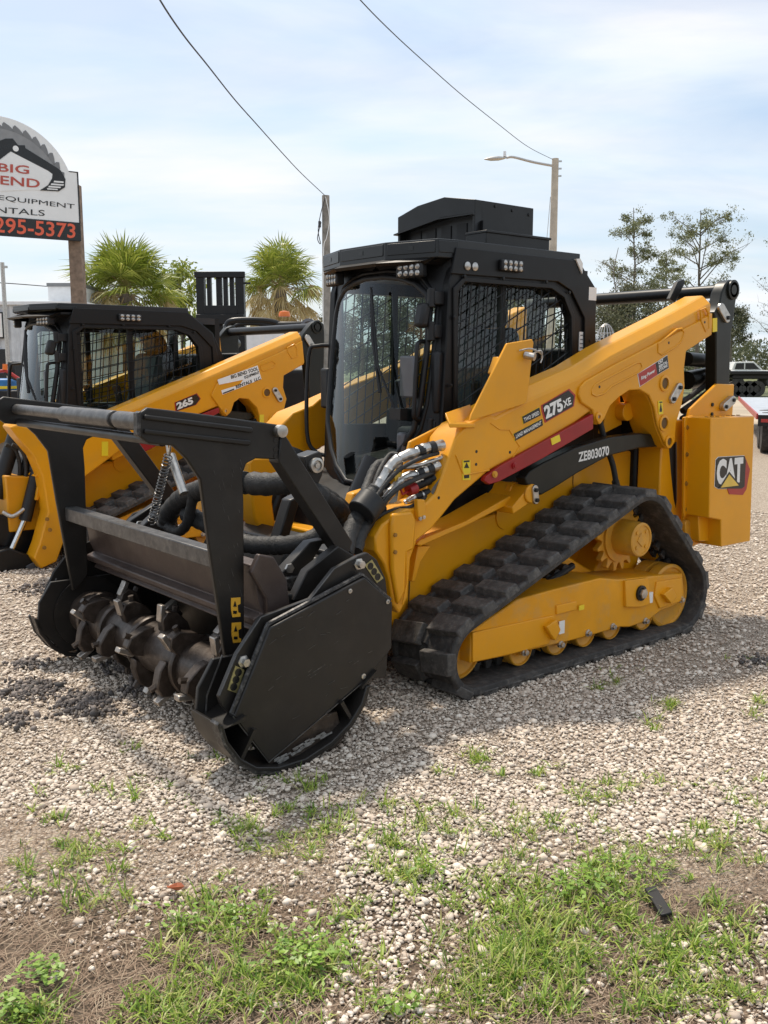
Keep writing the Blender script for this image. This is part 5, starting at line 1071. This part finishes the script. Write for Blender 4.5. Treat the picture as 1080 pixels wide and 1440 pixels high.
for u in (1034, 1045, 1056, 1066): MB().ring((D(u, 540, DQ).x, DQ+.2, .42), (1, 0, 0), (0, 0, 1), [(.42, -.15), (.42, .15), (.2, .15), (.18, .08), (0, .08)], 20).build('wheel', 'rubber', bt)
pk = thing('pickup_truck', 'white pickup truck far off at the right, behind the black gooseneck trailer', 'pickup truck', (0, 0, 0))
DP = 72.; c = D(1048, 515, DP); x0 = c.x-1.3
def pb_(poly, y0, y1, name, m, par=pk, **k): return MB().prism([(x0+x, z) for x, z in poly], DP+y0, DP+y1).build(name, m, par, **k)
pb_([(0, .75), (0, 1.25), (.5, 1.32), (2.7, 1.32), (3.6, 1.25), (4.3, 1.18), (4.35, .7)], 0, 1.9, 'body', 'white', bevel=.06)
pb_([(.35, 1.32), (.55, 1.92), (2.0, 1.95), (2.7, 1.34)], .12, 1.78, 'cabin', 'white', bevel=.05)
pb_([(.55, 1.38), (.68, 1.82), (1.25, 1.84), (1.25, 1.38)], .10, .13, 'side_window', 'dblack'); pb_([(1.35, 1.38), (1.35, 1.84), (1.95, 1.84), (2.45, 1.38)], .10, .13, 'side_window', 'dblack')
for x in (.85, 3.4): MB().ring((x0+x, DP+.1, .42), (1, 0, 0), (0, 0, 1), [(.2, -.12), (.42, -.12), (.42, .12), (.2, .12), (0, .1)], 20).build('wheel', 'rubber', pk); MB().ring((x0+x, DP+1.8, .42), (1, 0, 0), (0, 0, 1), [(.2, -.12), (.42, -.12), (.42, .12), (.2, .12)], 20).build('wheel', 'rubber', pk)

# ---------------------------------------------------------------- trees
def bulk(name, verts, faces, m, parent=None, smooth=False):
    me = bpy.data.meshes.new(name); verts = np.asarray(verts, np.float32); faces = np.asarray(faces, np.int32); k = faces.shape[1]
    me.vertices.add(len(verts)); me.vertices.foreach_set('co', verts.ravel()); me.loops.add(faces.size); me.loops.foreach_set('vertex_index', faces.ravel())
    me.polygons.add(len(faces)); me.polygons.foreach_set('loop_start', np.arange(0, faces.size, k, dtype=np.int32)); me.polygons.foreach_set('loop_total', np.full(len(faces), k, np.int32))
    me.update(calc_edges=True); me.validate()
    me.materials.append(M[m] if isinstance(m, str) else m); o = bpy.data.objects.new(name, me); C.objects.link(o)
    if parent: o.parent = parent
    return o
def leafmat(name, cols, rough=.55, trans=.25):
    m = bpy.data.materials.new(name); m.use_nodes = True; t = m.node_tree; b = t.nodes['Principled BSDF']; b.inputs['Roughness'].default_value = rough
    g = t.nodes.new('ShaderNodeNewGeometry'); r = t.nodes.new('ShaderNodeValToRGB'); el = r.color_ramp.elements
    while len(el) < len(cols): el.new(.5)
    for i, c_ in enumerate(cols): el[i].position = i/(len(cols)-1); el[i].color = (*c_, 1)
    t.links.new(g.outputs['Random Per Island'], r.inputs[0]); t.links.new(r.outputs[0], b.inputs['Base Color'])
    tr_ = t.nodes.new('ShaderNodeBsdfTranslucent'); t.links.new(r.outputs[0], tr_.inputs[0]); mi = t.nodes.new('ShaderNodeMixShader'); mi.inputs[0].default_value = trans
    t.links.new(b.outputs[0], mi.inputs[1]); t.links.new(tr_.outputs[0], mi.inputs[2]); t.links.new(mi.outputs[0], t.nodes['Material Output'].inputs[0]); return m
ML = {'pine': leafmat('pine_needles', [(.13, .145, .065), (.20, .215, .10), (.28, .285, .14)]), 'oak': leafmat('oak_leaves', [(.07, .08, .04), (.12, .125, .065), (.19, .19, .11)]),
      'bare': leafmat('sparse_leaves', [(.12, .11, .06), (.2, .17, .1)]), 'palm': leafmat('palm_leaflets', [(.13, .18, .02), (.24, .29, .04), (.40, .42, .09)], .4, .35), 'dry': leafmat('dry_palm_leaflets', [(.30, .22, .09), (.50, .38, .16), (.62, .50, .28)], .7, .25),
      'woods': leafmat('far_woods_leaves', [(.07, .085, .045), (.11, .125, .06), (.17, .17, .09)])}
def leaves(centres, n, spread, size, flat=1.0, aspect=2.2):
    P_ = []
    for c_, s_ in centres: P_.append(np.asarray(c_)+RNG.normal(0, 1, (n, 3))*spread*s_*np.array([1, 1, flat]))
    P_ = np.concatenate(P_); k = len(P_); a = RNG.normal(0, 1, (k, 3)); a /= np.linalg.norm(a, axis=1)[:, None]; b_ = np.cross(a, RNG.normal(0, 1, (k, 3))); b_ /= np.linalg.norm(b_, axis=1)[:, None]
    s = size*RNG.uniform(.6, 1.3, (k, 1)); V = np.stack([P_-a*s, P_-b_*s/aspect, P_+a*s, P_+b_*s/aspect], 1).reshape(-1, 3); return V, np.arange(4*k).reshape(-1, 4)
def tree(name, label, cat, base, h, crown0, rad, nl, lm, clumps, per, spread, size, group, seed, tr_r=.14, twigs=0, flat=.55, barkm='bark'):
    rnd = random.Random(seed); r = thing(name, label, cat, base, 0, group); mb = MB()
    tp = [Vector((rnd.uniform(-.02, .02)*h*i/6, rnd.uniform(-.02, .02)*h*i/6, h*i/6)) for i in range(7)]
    mb.tube(smoothpath(tp, 3), [tr_r*(1-.85*i/18) for i in range(19)], 8); cs = []
    def tat(z): i = min(5, int(z/h*6)); f_ = z/h*6-i; return tp[i]*(1-f_)+tp[i+1]*f_
    for k in range(nl):
        z = crown0+(h-crown0)*(k+.5)/nl*rnd.uniform(.9, 1.06); z = min(z, h*.97); a = rnd.uniform(0, 2*math.pi); e = rnd.uniform(.35, 1.15) if lm != 'oak' else rnd.uniform(.1, .8)
        f_ = math.sin(math.pi*min(1, .25+.75*(z-crown0)/(h-crown0))**.8); L = rad*(.45+.6*f_)*rnd.uniform(.5, 1.15)
        p0 = tat(z*.93); d_ = Vector((math.cos(a), math.sin(a), e)); p1 = p0+d_*L*.5+Vector((0, 0, rnd.uniform(-.1, .2)*L)); p2 = p0+d_*L+Vector((0, 0, -.1*L))
        mb.tube([p0, p1, p2], [tr_r*.28, tr_r*.17, tr_r*.06], 5)
        for q in range(clumps):
            t = rnd.uniform(.45, 1.05); c_ = p0+(p2-p0)*t+Vector((rnd.gauss(0, .16), rnd.gauss(0, .16), rnd.gauss(0, .12)))*L; cs.append((tuple(c_), rnd.uniform(.5, 1.2)))
            if q % 2 == 0: mb.tube([p0+(p2-p0)*t*.8, c_], [tr_r*.08, tr_r*.03], 4)
        for q in range(twigs):
            t = rnd.uniform(.2, 1); s_ = p0+(p2-p0)*t; e_ = s_+Vector((rnd.gauss(0, .35), rnd.gauss(0, .35), rnd.uniform(.1, .7)))*L*.6; mb.tube([s_, (s_+e_)/2+Vector((rnd.gauss(0, .05), 0, rnd.gauss(0, .05)))*L, e_], [tr_r*.08, tr_r*.05, tr_r*.02], 4)
    if lm == 'pine':
        for q in range(7): cs.append((tuple(tat(h*rnd.uniform(.88, 1.0))+Vector((rnd.gauss(0, .35), rnd.gauss(0, .35), 0))), .9))
    mb.build('trunk', barkm, r, smooth=60)
    V, Fc = leaves(cs, per, spread, size, flat); bulk('crown', V, Fc, ML[lm], r); return r
def gb(u, d): q = D(u, 600, d); return Vector((q.x, d, 0))
GT = 'trees beyond the yard'
tree('pine_tree', 'slender open pine whose thin crown stands left of the pair above the long black tube', 'pine tree', gb(884, 60), 11.2, 5.0, 1.9, 20, 'pine', 8, 44, .18, .068, GT, 11, .13, 3, .7)
tree('pine_tree', 'taller wide-limbed pine right of the other, over the raised yellow arm', 'pine tree', gb(974, 60), 11.0, 5.0, 2.9, 22, 'pine', 8, 44, .19, .068, GT, 23, .15, 3, .7)
tree('pine_tree', 'small pine filling the gap between the slender pine and the wide-limbed one', 'pine tree', gb(927, 66), 9.3, 4.2, 1.7, 14, 'pine', 6, 42, .18, .08, GT, 37, .10, 3, .7)
tree('oak_tree', 'dense dark round-topped oak low behind the black cross tube', 'oak tree', gb(885, 50), 5.6, 1.6, 2.7, 26, 'oak', 9, 90, .30, .075, GT, 41, .2, 0, .8)
tree('bare_tree', 'nearly leafless grey tree beside the antenna, left of the pines', 'bare tree', gb(858, 55), 8.2, 3.4, 1.6, 14, 'bare', 2, 6, .2, .06, GT, 53, .10, 7, .6, 'twig')
tree('oak_tree', 'round dark tree showing right of the black pivot at the arm top', 'oak tree', gb(1022, 75), 6.6, 3.4, 1.7, 16, 'oak', 7, 70, .28, .09, GT, 61, .16, 0, .8)
tree('bare_tree', 'thin leafless tree at the right edge above the woods', 'bare tree', gb(1082, 60), 7.6, 3.2, 1.8, 12, 'bare', 2, 8, .2, .07, GT, 73, .09, 6, .6, 'twig')
tree('oak_tree', 'leafy green tree between the left palm and the forklift mast', 'oak tree', gb(262, 38), 5.6, 2.6, 1.3, 16, 'palm', 6, 40, .22, .09, GT, 83, .12, 0, .9)
def palm(label, base, zc_, rad, seed, n=64):
    rnd = random.Random(seed); r = thing('palm_tree', label, 'palm tree', base, 0, 'cabbage palms'); V = {'palm': [], 'dry': []}; pet = MB()
    MB().tube([(0, 0, 0), (.03, 0, zc_*.5), (0, 0, zc_)], [.22, .19, .2], 14).build('trunk', 'bark', r, smooth=60)
    for k in range(n):
        f_ = k/n; el = R(88-128*f_+rnd.uniform(-9, 9)); az = k*2.39996+rnd.uniform(-.2, .2); dry = f_ > .70 or (f_ > .38 and rnd.random() < .22)
        d_ = Vector((math.cos(az)*math.cos(el), math.sin(az)*math.cos(el), math.sin(el))); c0 = Vector((0, 0, zc_)); Lp = rad*rnd.uniform(.34, .70); p1 = c0+d_*Lp; droop = Vector((0, 0, -.10*rad*(1+f_))); p1 = p1+droop
        if k % 2 == 0 or not dry: pet.tube([c0, (c0+p1)/2+Vector((0, 0, .04*rad)), p1], [.022, .016, .012], 4)
        side = d_.cross(Vector((0, 0, 1))); side = side.normalized() if side.length > .1 else Vector((1, 0, 0)); upv = side.cross(d_)
        tw = rnd.uniform(-.5, .5); side = side*math.cos(tw)+upv*math.sin(tw)
        m_ = 30
        for j in range(m_):
            t = (j/(m_-1)-.5)*R(225); dd_ = (d_*math.cos(t)+side*math.sin(t)); dd_.normalize(); LL = rad*rnd.uniform(.50, .70)*(1-.22*abs(t)/2); 
            if dry: LL *= .8; dd_ = (dd_+Vector((0, 0, -.7))).normalized()
            nn = d_.cross(side).normalized(); wv = (dd_.cross(nn)+nn*rnd.uniform(-.8, .8)).normalized()*(.013+.006*rnd.random())*rad/1.2
            mid_ = p1+dd_*LL*.55; tip = p1+dd_*LL+Vector((0, 0, -LL*(.16+.3*f_)+rnd.uniform(-.04, .04)))
            V['dry' if dry else 'palm'].append([p1, mid_-wv, tip, mid_+wv])
    pet.build('petioles', 'palmdry', r, smooth=60)
    for nm, key in (('crown', 'palm'), ('dry_fronds', 'dry')):
        a = np.array([[tuple(q) for q in quad] for quad in V[key]], np.float32).reshape(-1, 3); bulk(nm, a, np.arange(len(a)).reshape(-1, 4), ML[key], r)
palm('left cabbage palm with a full green fan crown, beside the sign post', gb(184, 30), D(180, 412, 30).z, 1.9, 3, 78)
palm('right cabbage palm with drying brown lower fronds, beside the wooden utility pole', gb(397, 30), D(397, 404, 30).z, 1.5, 9, 60)
tree('oak_tree', 'dark green tree seen only through the nearest cab, its left one', 'oak tree', gb(590, 58), 6.2, 1.6, 2.6, 22, 'oak', 8, 80, .3, .08, GT, 91, .16, 0, .8)
tree('oak_tree', 'dark green tree seen only through the nearest cab, its right one', 'oak tree', gb(735, 55), 6.6, 1.4, 2.8, 24, 'oak', 8, 80, .3, .08, GT, 97, .16, 0, .8)
tree('oak_tree', 'dark green tree standing behind the windscreen of the nearest cab', 'oak tree', gb(510, 62), 6.0, 1.6, 2.4, 22, 'oak', 8, 80, .3, .08, GT, 99, .16, 0, .8)
# far woods
cs = []
for i in range(520):
    x = random.uniform(20, 110) if i % 4 else random.uniform(-10, 40); d_ = random.uniform(118, 140)
    hh_ = 3.6+1.6*pnoise(Vector((x*.09, 3.1, 0)))+1.3*pnoise(Vector((x*.31, 7.1, 0)))
    for q in range(4): cs.append(((x+random.gauss(0, 1), d_, max(.3, hh_*random.uniform(.05, 1.12))), random.uniform(.6, 1.2)))
V, Fc = leaves(cs, 24, .75, .26, .7); o = bulk('woods', V, Fc, ML['woods']); tag(o, 'far dark green woods along the horizon at the right', 'woods', None, 'stuff')

# ---------------------------------------------------------------- ground
def groundmat():
    m = bpy.data.materials.new('gravel_ground'); m.use_nodes = True; t = m.node_tree; b = t.nodes['Principled BSDF']; b.inputs['Roughness'].default_value = .9; b.inputs['Specular IOR Level'].default_value = .2
    co = t.nodes.new('ShaderNodeTexCoord')
    def tn(ty, sc_, **k):
        n = t.nodes.new(ty); n.inputs['Scale'].default_value = sc_
        for a, v in k.items(): n.inputs[a].default_value = v
        t.links.new(co.outputs['Object'], n.inputs['Vector']); return n
    def ramp(src, *st):
        r = t.nodes.new('ShaderNodeValToRGB'); el = r.color_ramp.elements
        while len(el) < len(st): el.new(.5)
        for i, (p, c_) in enumerate(st): el[i].position = p; el[i].color = (*c_, 1)
        t.links.new(src, r.inputs[0]); return r.outputs[0]
    v = tn('ShaderNodeTexVoronoi', 78, Randomness=1.0); sp = t.nodes.new('ShaderNodeSeparateColor'); t.links.new(v.outputs['Color'], sp.inputs[0])
    stone = ramp(sp.outputs[0], (0, (.36, .29, .23)), (.5, (.52, .435, .35)), (1, (.68, .59, .49)))
    dk_ = ramp(v.outputs['Distance'], (.35, (1, 1, 1)), (.75, (.62, .58, .54)))
    mm = t.nodes.new('ShaderNodeMixRGB'); mm.blend_type = 'MULTIPLY'; mm.inputs[0].default_value = 1; t.links.new(stone, mm.inputs[1]); t.links.new(dk_, mm.inputs[2])
    big_ = tn('ShaderNodeTexNoise', .55, Detail=7, Roughness=.62); dirt = ramp(tn('ShaderNodeTexNoise', 22, Detail=8).outputs[0], (.3, (.10, .072, .05)), (.7, (.24, .18, .13)))
    # dirt shows where the gravel thins out, towards the near end of the yard
    sx = t.nodes.new('ShaderNodeSeparateXYZ'); t.links.new(co.outputs['Object'], sx.inputs[0])
    mr = t.nodes.new('ShaderNodeMapRange'); mr.inputs[1].default_value = 2.4; mr.inputs[2].default_value = 3.4; mr.inputs[3].default_value = .28; mr.inputs[4].default_value = -.34; t.links.new(sx.outputs[1], mr.inputs[0])
    ad = t.nodes.new('ShaderNodeMath'); ad.operation = 'ADD'; t.links.new(big_.outputs[0], ad.inputs[0]); t.links.new(mr.outputs[0], ad.inputs[1])
    msk = ramp(ad.outputs[0], (.48, (0, 0, 0)), (.60, (1, 1, 1)))
    m2 = t.nodes.new('ShaderNodeMixRGB'); t.links.new(msk, m2.inputs[0]); t.links.new(mm.outputs[0], m2.inputs[1]); t.links.new(dirt, m2.inputs[2])
    t.links.new(m2.outputs[0], b.inputs['Base Color'])
    bp = t.nodes.new('ShaderNodeBump'); bp.inputs['Strength'].default_value = .9; bp.inputs['Distance'].default_value = .02; bp.invert = True; t.links.new(v.outputs['Distance'], bp.inputs['Height']); t.links.new(bp.outputs[0], b.inputs['Normal'])
    return m
def hgt(x, y): return .018*pnoise(Vector((x*.7, y*.7, 0)))+.012*pnoise(Vector((x*2.1, y*2.1, 4)))-.012
def flatten(x, y):           # level under the machines
    dx_, dy_ = x-O1[0], y-O1[1]; lx = dx_*EX[0]+dy_*EX[1]; ly = -dx_*EX[1]+dy_*EX[0]
    return 0 if (-2.5 < lx < 1.7 and -1.3 < ly < 5.5) else 1
xs = np.concatenate([[-900, -200, -60, -20], np.linspace(-8, 10, 150), [20, 60, 200, 900]]); ys = np.concatenate([[-200, -40, -5], np.linspace(.8, 12, 110), [16, 30, 80, 300, 1500]])
V = [(x, y, (hgt(x, y)*flatten(x, y) if -8 <= x <= 10 and .8 <= y <= 12 else 0)-.004) for y in ys for x in xs]; nx = len(xs)
Fc = [(j*nx+i, j*nx+i+1, (j+1)*nx+i+1, (j+1)*nx+i) for j in range(len(ys)-1) for i in range(nx-1)]
tag(bulk('ground', V, Fc, groundmat()), kind='structure')
def sheet(name, pts, z, m): o = MB().add([(x, y, z) for x, y in pts], [tuple(range(len(pts)))]).build(name, m, None, smooth=0); return tag(o, kind='structure')
sheet('grass_field', [(-900, 46), (900, 46), (900, 1400), (-900, 1400)], .006, mat('far_grass', (.115, .125, .045), .9, var=.35, scale=.35))
sheet('dirt_track', [(6, 24), (60, 24), (60, 44.5), (30, 47), (6, 45)], .002, mat('sandy_track', (.40, .33, .24), .9, var=.2, scale=.5, bump=.3, bscale=8))
# loose stones of the yard
phi = (1+5**.5)/2
IV = np.array([(-1, phi, 0), (1, phi, 0), (-1, -phi, 0), (1, -phi, 0), (0, -1, phi), (0, 1, phi), (0, -1, -phi), (0, 1, -phi), (phi, 0, -1), (phi, 0, 1), (-phi, 0, -1), (-phi, 0, 1)])/math.hypot(1, phi)
IF = np.array([(0, 11, 5), (0, 5, 1), (0, 1, 7), (0, 7, 10), (0, 10, 11), (1, 5, 9), (5, 11, 4), (11, 10, 2), (10, 7, 6), (7, 1, 8), (3, 9, 4), (3, 4, 2), (3, 2, 6), (3, 6, 8), (3, 8, 9), (4, 9, 5), (2, 4, 11), (6, 2, 10), (8, 6, 7), (9, 8, 1)])
def stonemat():
    m = leafmat('limestone_gravel', [(.42, .335, .265), (.56, .465, .375), (.68, .58, .475), (.82, .735, .63)], .85, 0); return m
def thin(x, y):       # how much of the ground the stones cover
    n = pnoise(Vector((x*.9, y*1.3, 2)))*.9+pnoise(Vector((x*3, y*3, 9)))*.45
    if y > 3.35: return .93+n*.55
    base = .10+(y-2.2)*.30+.42*math.exp(-((x-.05-.12*(y-2.4))/.22)**2)-(.36 if x < -.15 else 0)+(.22 if x > .25 else 0)
    if y > 3.0: base += (y-3.0)*2.6
    return base+n*1.0
NST = 86000
def fill(n, x0, x1, y0, y1, smin, smax):
    out = []
    while len(out) < n:
        y = random.uniform(y0, y1); half = .46*y+.25; x = random.uniform(max(x0, -half), min(x1, half))
        if random.random() < thin(x, y): out.append((x, y))
        else: n -= 1 if y < 3.7 else 0
    return out
pts = fill(NST, -9, 9, 1.9, 4.8, 0, 0)+fill(76000, -9, 9, 4.8, 10.5, 0, 0); k = len(pts)
PT = np.array(pts); z = np.array([hgt(x, y)*flatten(x, y) for x, y in pts]); sz = np.exp(RNG.normal(math.log(.0058), .42, k)); sz[PT[:, 1] > 4.8] *= 1.25; sz = np.clip(sz, .0035, .018)
lx = (PT[:, 0]-O1[0])*EX[0]+(PT[:, 1]-O1[1])*EX[1]; ly = -(PT[:, 0]-O1[0])*EX[1]+(PT[:, 1]-O1[1])*EX[0]
Q_ = RNG.normal(0, 1, (k, 4)); Q_ /= np.linalg.norm(Q_, axis=1)[:, None]; w_, x_, y_, z_ = Q_.T
RM = np.stack([np.stack([1-2*(y_*y_+z_*z_), 2*(x_*y_-z_*w_), 2*(x_*z_+y_*w_)], 1), np.stack([2*(x_*y_+z_*w_), 1-2*(x_*x_+z_*z_), 2*(y_*z_-x_*w_)], 1), np.stack([2*(x_*z_-y_*w_), 2*(y_*z_+x_*w_), 1-2*(x_*x_+y_*y_)], 1)], 1)
sc3 = RNG.uniform(.55, 1.3, (k, 1, 3)); sv = IV[None]*sc3*(1+RNG.uniform(-.3, .3, (k, 12, 1))); sv = np.einsum('kij,kvj->kvi', RM, sv)*sz[:, None, None]; sv[:, :, 2] *= .62
sv[:, :, 0] += PT[:, 0:1]; sv[:, :, 1] += PT[:, 1:2]; sv[:, :, 2] += (z+sz*.25)[:, None]
FF = (IF[None]+12*np.arange(k)[:, None, None]).reshape(-1, 3)
tag(bulk('gravel', sv.reshape(-1, 3), FF, stonemat()), 'pale crushed limestone gravel lying over the yard', 'gravel', None, 'stuff')
# clusters of darker stones laid over the pale gravel
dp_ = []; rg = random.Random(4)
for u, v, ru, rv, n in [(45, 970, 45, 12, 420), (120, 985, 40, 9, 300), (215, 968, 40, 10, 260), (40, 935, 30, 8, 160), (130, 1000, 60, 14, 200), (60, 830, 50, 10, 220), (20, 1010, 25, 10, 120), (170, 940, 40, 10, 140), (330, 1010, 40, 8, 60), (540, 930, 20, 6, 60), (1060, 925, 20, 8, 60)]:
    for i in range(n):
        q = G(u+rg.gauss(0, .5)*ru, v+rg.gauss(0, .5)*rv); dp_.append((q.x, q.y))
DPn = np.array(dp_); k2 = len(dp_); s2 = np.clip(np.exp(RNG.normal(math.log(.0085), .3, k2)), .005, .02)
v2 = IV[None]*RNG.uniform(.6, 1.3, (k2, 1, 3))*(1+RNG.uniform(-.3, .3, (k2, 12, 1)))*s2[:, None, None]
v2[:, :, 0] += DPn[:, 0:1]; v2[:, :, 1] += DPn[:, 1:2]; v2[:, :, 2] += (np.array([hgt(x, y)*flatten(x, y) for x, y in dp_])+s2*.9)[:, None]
tag(bulk('dark_gravel', v2.reshape(-1, 3), (IF[None]+12*np.arange(k2)[:, None, None]).reshape(-1, 3), leafmat('dark_stones', [(.05, .045, .042), (.12, .10, .09), (.24, .20, .175)], .7, 0)), 'dark stones in patches on the pale gravel left of the mulcher', 'gravel', None, 'stuff')
# grass tufts
patch = [(150, 1110, 130, 25, 34), (450, 1150, 150, 30, 60), (620, 1150, 80, 25, 36), (330, 1060, 80, 15, 18), (400, 1200, 120, 30, 40), (760, 1160, 100, 25, 30), (60, 1220, 90, 40, 40),(120, 1190, 60, 26, 40), (215, 1165, 30, 20, 14), (330, 1165, 55, 25, 34), (410, 1100, 50, 12, 20), (85, 1080, 30, 20, 8), (310, 1285, 90, 45, 100), (110, 1255, 70, 28, 42), (250, 1345, 60, 50, 40), (390, 1370, 80, 60, 170), (300, 1400, 120, 45, 110), (230, 1420, 60, 40, 60), (540, 1175, 80, 45, 44), (575, 1225, 60, 36, 60), (500, 1280, 60, 40, 30),
    (690, 1215, 70, 50, 44), (760, 1090, 40, 14, 12), (835, 1118, 80, 20, 44), (674, 1064, 13, 12, 26), (850, 965, 26, 10, 14), (940, 990, 22, 10, 22), (925, 1020, 12, 10, 12), (1068, 990, 14, 18, 16), (620, 1085, 20, 14, 8), (800, 1240, 150, 55, 150), (900, 1200, 80, 35, 60), (1000, 1190, 70, 40, 60), (1050, 1140, 40, 50, 24),
    (740, 1350, 110, 80, 420), (650, 1400, 90, 50, 110), (860, 1280, 70, 45, 90), (970, 1330, 70, 40, 70), (1040, 1290, 60, 60, 60), (1010, 1400, 80, 50, 70), (900, 1410, 50, 30, 40), (940, 1350, 60, 30, 50), (560, 1420, 60, 30, 40), (480, 1360, 60, 40, 40), (40, 1430, 60, 20, 60), (440, 1100, 20, 12, 12), (545, 910, 12, 8, 4), (190, 1050, 30, 12, 8), (70, 1160, 40, 20, 10), (880, 940, 40, 8, 8), (1060, 930, 40, 10, 8), (570, 1130, 60, 15, 10), (950, 1100, 80, 20, 20)]
bl = []; rg = random.Random(12)
for u, v, ru, rv, n in patch:
    tall = n > 300
    for i in range(int(n*(.50 if not tall else .55))):
        c_ = G(u+rg.gauss(0, .5)*ru, min(1475, v+rg.gauss(0, .5)*rv)); s_ = rg.uniform(.45, 1.25)*(1.15 if tall else .85); nb = rg.randint(5, 13)
        for j in range(nb):
            a = rg.uniform(0, 2*math.pi); L = rg.uniform(.03, .085)*s_; sp_ = rg.uniform(.35, 1.9); p0 = c_+Vector((rg.gauss(0, .010), rg.gauss(0, .010), -.006)); dv = Vector((math.cos(a)*sp_, math.sin(a)*sp_, 1)).normalized(); wv = Vector((-math.sin(a), math.cos(a), 0))*rg.uniform(.0015, .0031)
            p1 = p0+dv*L*.5; p2 = p1+(dv+Vector((0, 0, -.45*sp_))).normalized()*L*.5
            bl.append(([p0-wv, p0+wv, p1+wv*.9, p1-wv*.9], [p1-wv*.9, p1+wv*.9, p2+wv*.15, p2-wv*.15]))
V = []; Fc = []
for a, b_ in bl:
    o = len(V); V += [tuple(p) for p in a]+[tuple(p) for p in b_[2:]]; Fc += [(o, o+1, o+2, o+3), (o+3, o+2, o+4, o+5)]
tag(bulk('grass', V, Fc, leafmat('lawn_grass', [(.09, .17, .018), (.17, .29, .03), (.28, .41, .05), (.42, .50, .10), (.52, .46, .22)], .45, .35)), 'short green grass and weeds growing in tufts through the gravel', 'grass', None, 'stuff')
# broad-leaved weeds
wl = []
for u, v, ru, rv, n in [(60, 1375, 40, 22, 120), (25, 1425, 40, 20, 90), (330, 1290, 30, 20, 60), (430, 1350, 50, 40, 220), (820, 1250, 60, 30, 160), (900, 1225, 50, 20, 70), (605, 1225, 30, 15, 40), (560, 1425, 40, 15, 50), (250, 1300, 60, 20, 50)]:
    for i in range(n):
        c_ = G(u+rg.gauss(0, .5)*ru, min(1475, v+rg.gauss(0, .5)*rv)); c_.z = rg.uniform(.01, .05); a = rg.uniform(0, 6.28); s_ = rg.uniform(.006, .014); d_ = Vector((math.cos(a), math.sin(a), rg.uniform(-.3, .4)))*s_; e_ = Vector((-math.sin(a), math.cos(a), rg.uniform(-.3, .3)))*s_*.55
        wl += [c_-d_, c_-e_, c_+d_, c_+e_]
tag(bulk('weeds', [tuple(p) for p in wl], np.arange(len(wl)).reshape(-1, 4), leafmat('weed_leaves', [(.13, .24, .03), (.22, .36, .05), (.33, .46, .09)], .45, .3)), 'small broad-leaved green weeds low among the grass', 'weeds', None, 'stuff')
# dry thatch
st2 = []
for i in range(34000):
    y = rg.uniform(1.95, 4.0)**1; half = .46*y+.2; x = rg.uniform(-half, half)
    if thin(x, y) > rg.uniform(.25, .75) or rg.random() < (y-2.4)*.5: continue
    a = rg.uniform(0, math.pi); L = rg.uniform(.008, .035); d_ = Vector((math.cos(a), math.sin(a), rg.uniform(-.15, .3)))*L; w3 = Vector((-math.sin(a), math.cos(a), .3))*.0008; c_ = Vector((x, y, hgt(x, y)+rg.uniform(.0, .012)))
    st2 += [c_-d_-w3, c_+d_-w3, c_+d_+w3, c_-d_+w3]
tag(bulk('dry_thatch', [tuple(p) for p in st2], np.arange(len(st2)).reshape(-1, 4), leafmat('straw', [(.17, .11, .07), (.32, .22, .15), (.48, .38, .27)], .8, .1)), 'brown dead grass and straw littering the bare soil', 'thatch', None, 'stuff')
# two stray bits
c_ = G(245, 1252); V = [c_+Vector((math.cos(t)*.024*(1+.35*math.cos(3*t)), math.sin(t)*.016*(1+.35*math.cos(3*t)), .014+.008*math.sin(2*t))) for t in np.linspace(0, 2*math.pi, 13)[:-1]]
tag(MB().add(V+[v-Vector((0, 0, .001)) for v in V], [tuple(range(12)), tuple(range(23, 11, -1))]+[(i, i+12, (i+1) % 12+12, (i+1) % 12) for i in range(12)]).build('dead_leaf', 'leafdead', None, smooth=0), 'single fallen orange-brown leaf on the soil', 'leaf')
a, b_ = G(914, 1249, .012), G(938, 1287, .012); d_ = (b_-a); mtx = Matrix.Rotation(math.atan2(d_.y, d_.x), 3, 'Z') @ Matrix.Rotation(R(12), 3, 'X')
tag(MB().obox((a+b_)/2, d_.length, .036, .012, mtx).build('rubber_strip', 'plastic', None, bevel=.003), 'black rubber strip lying in the grass', 'rubber strip')
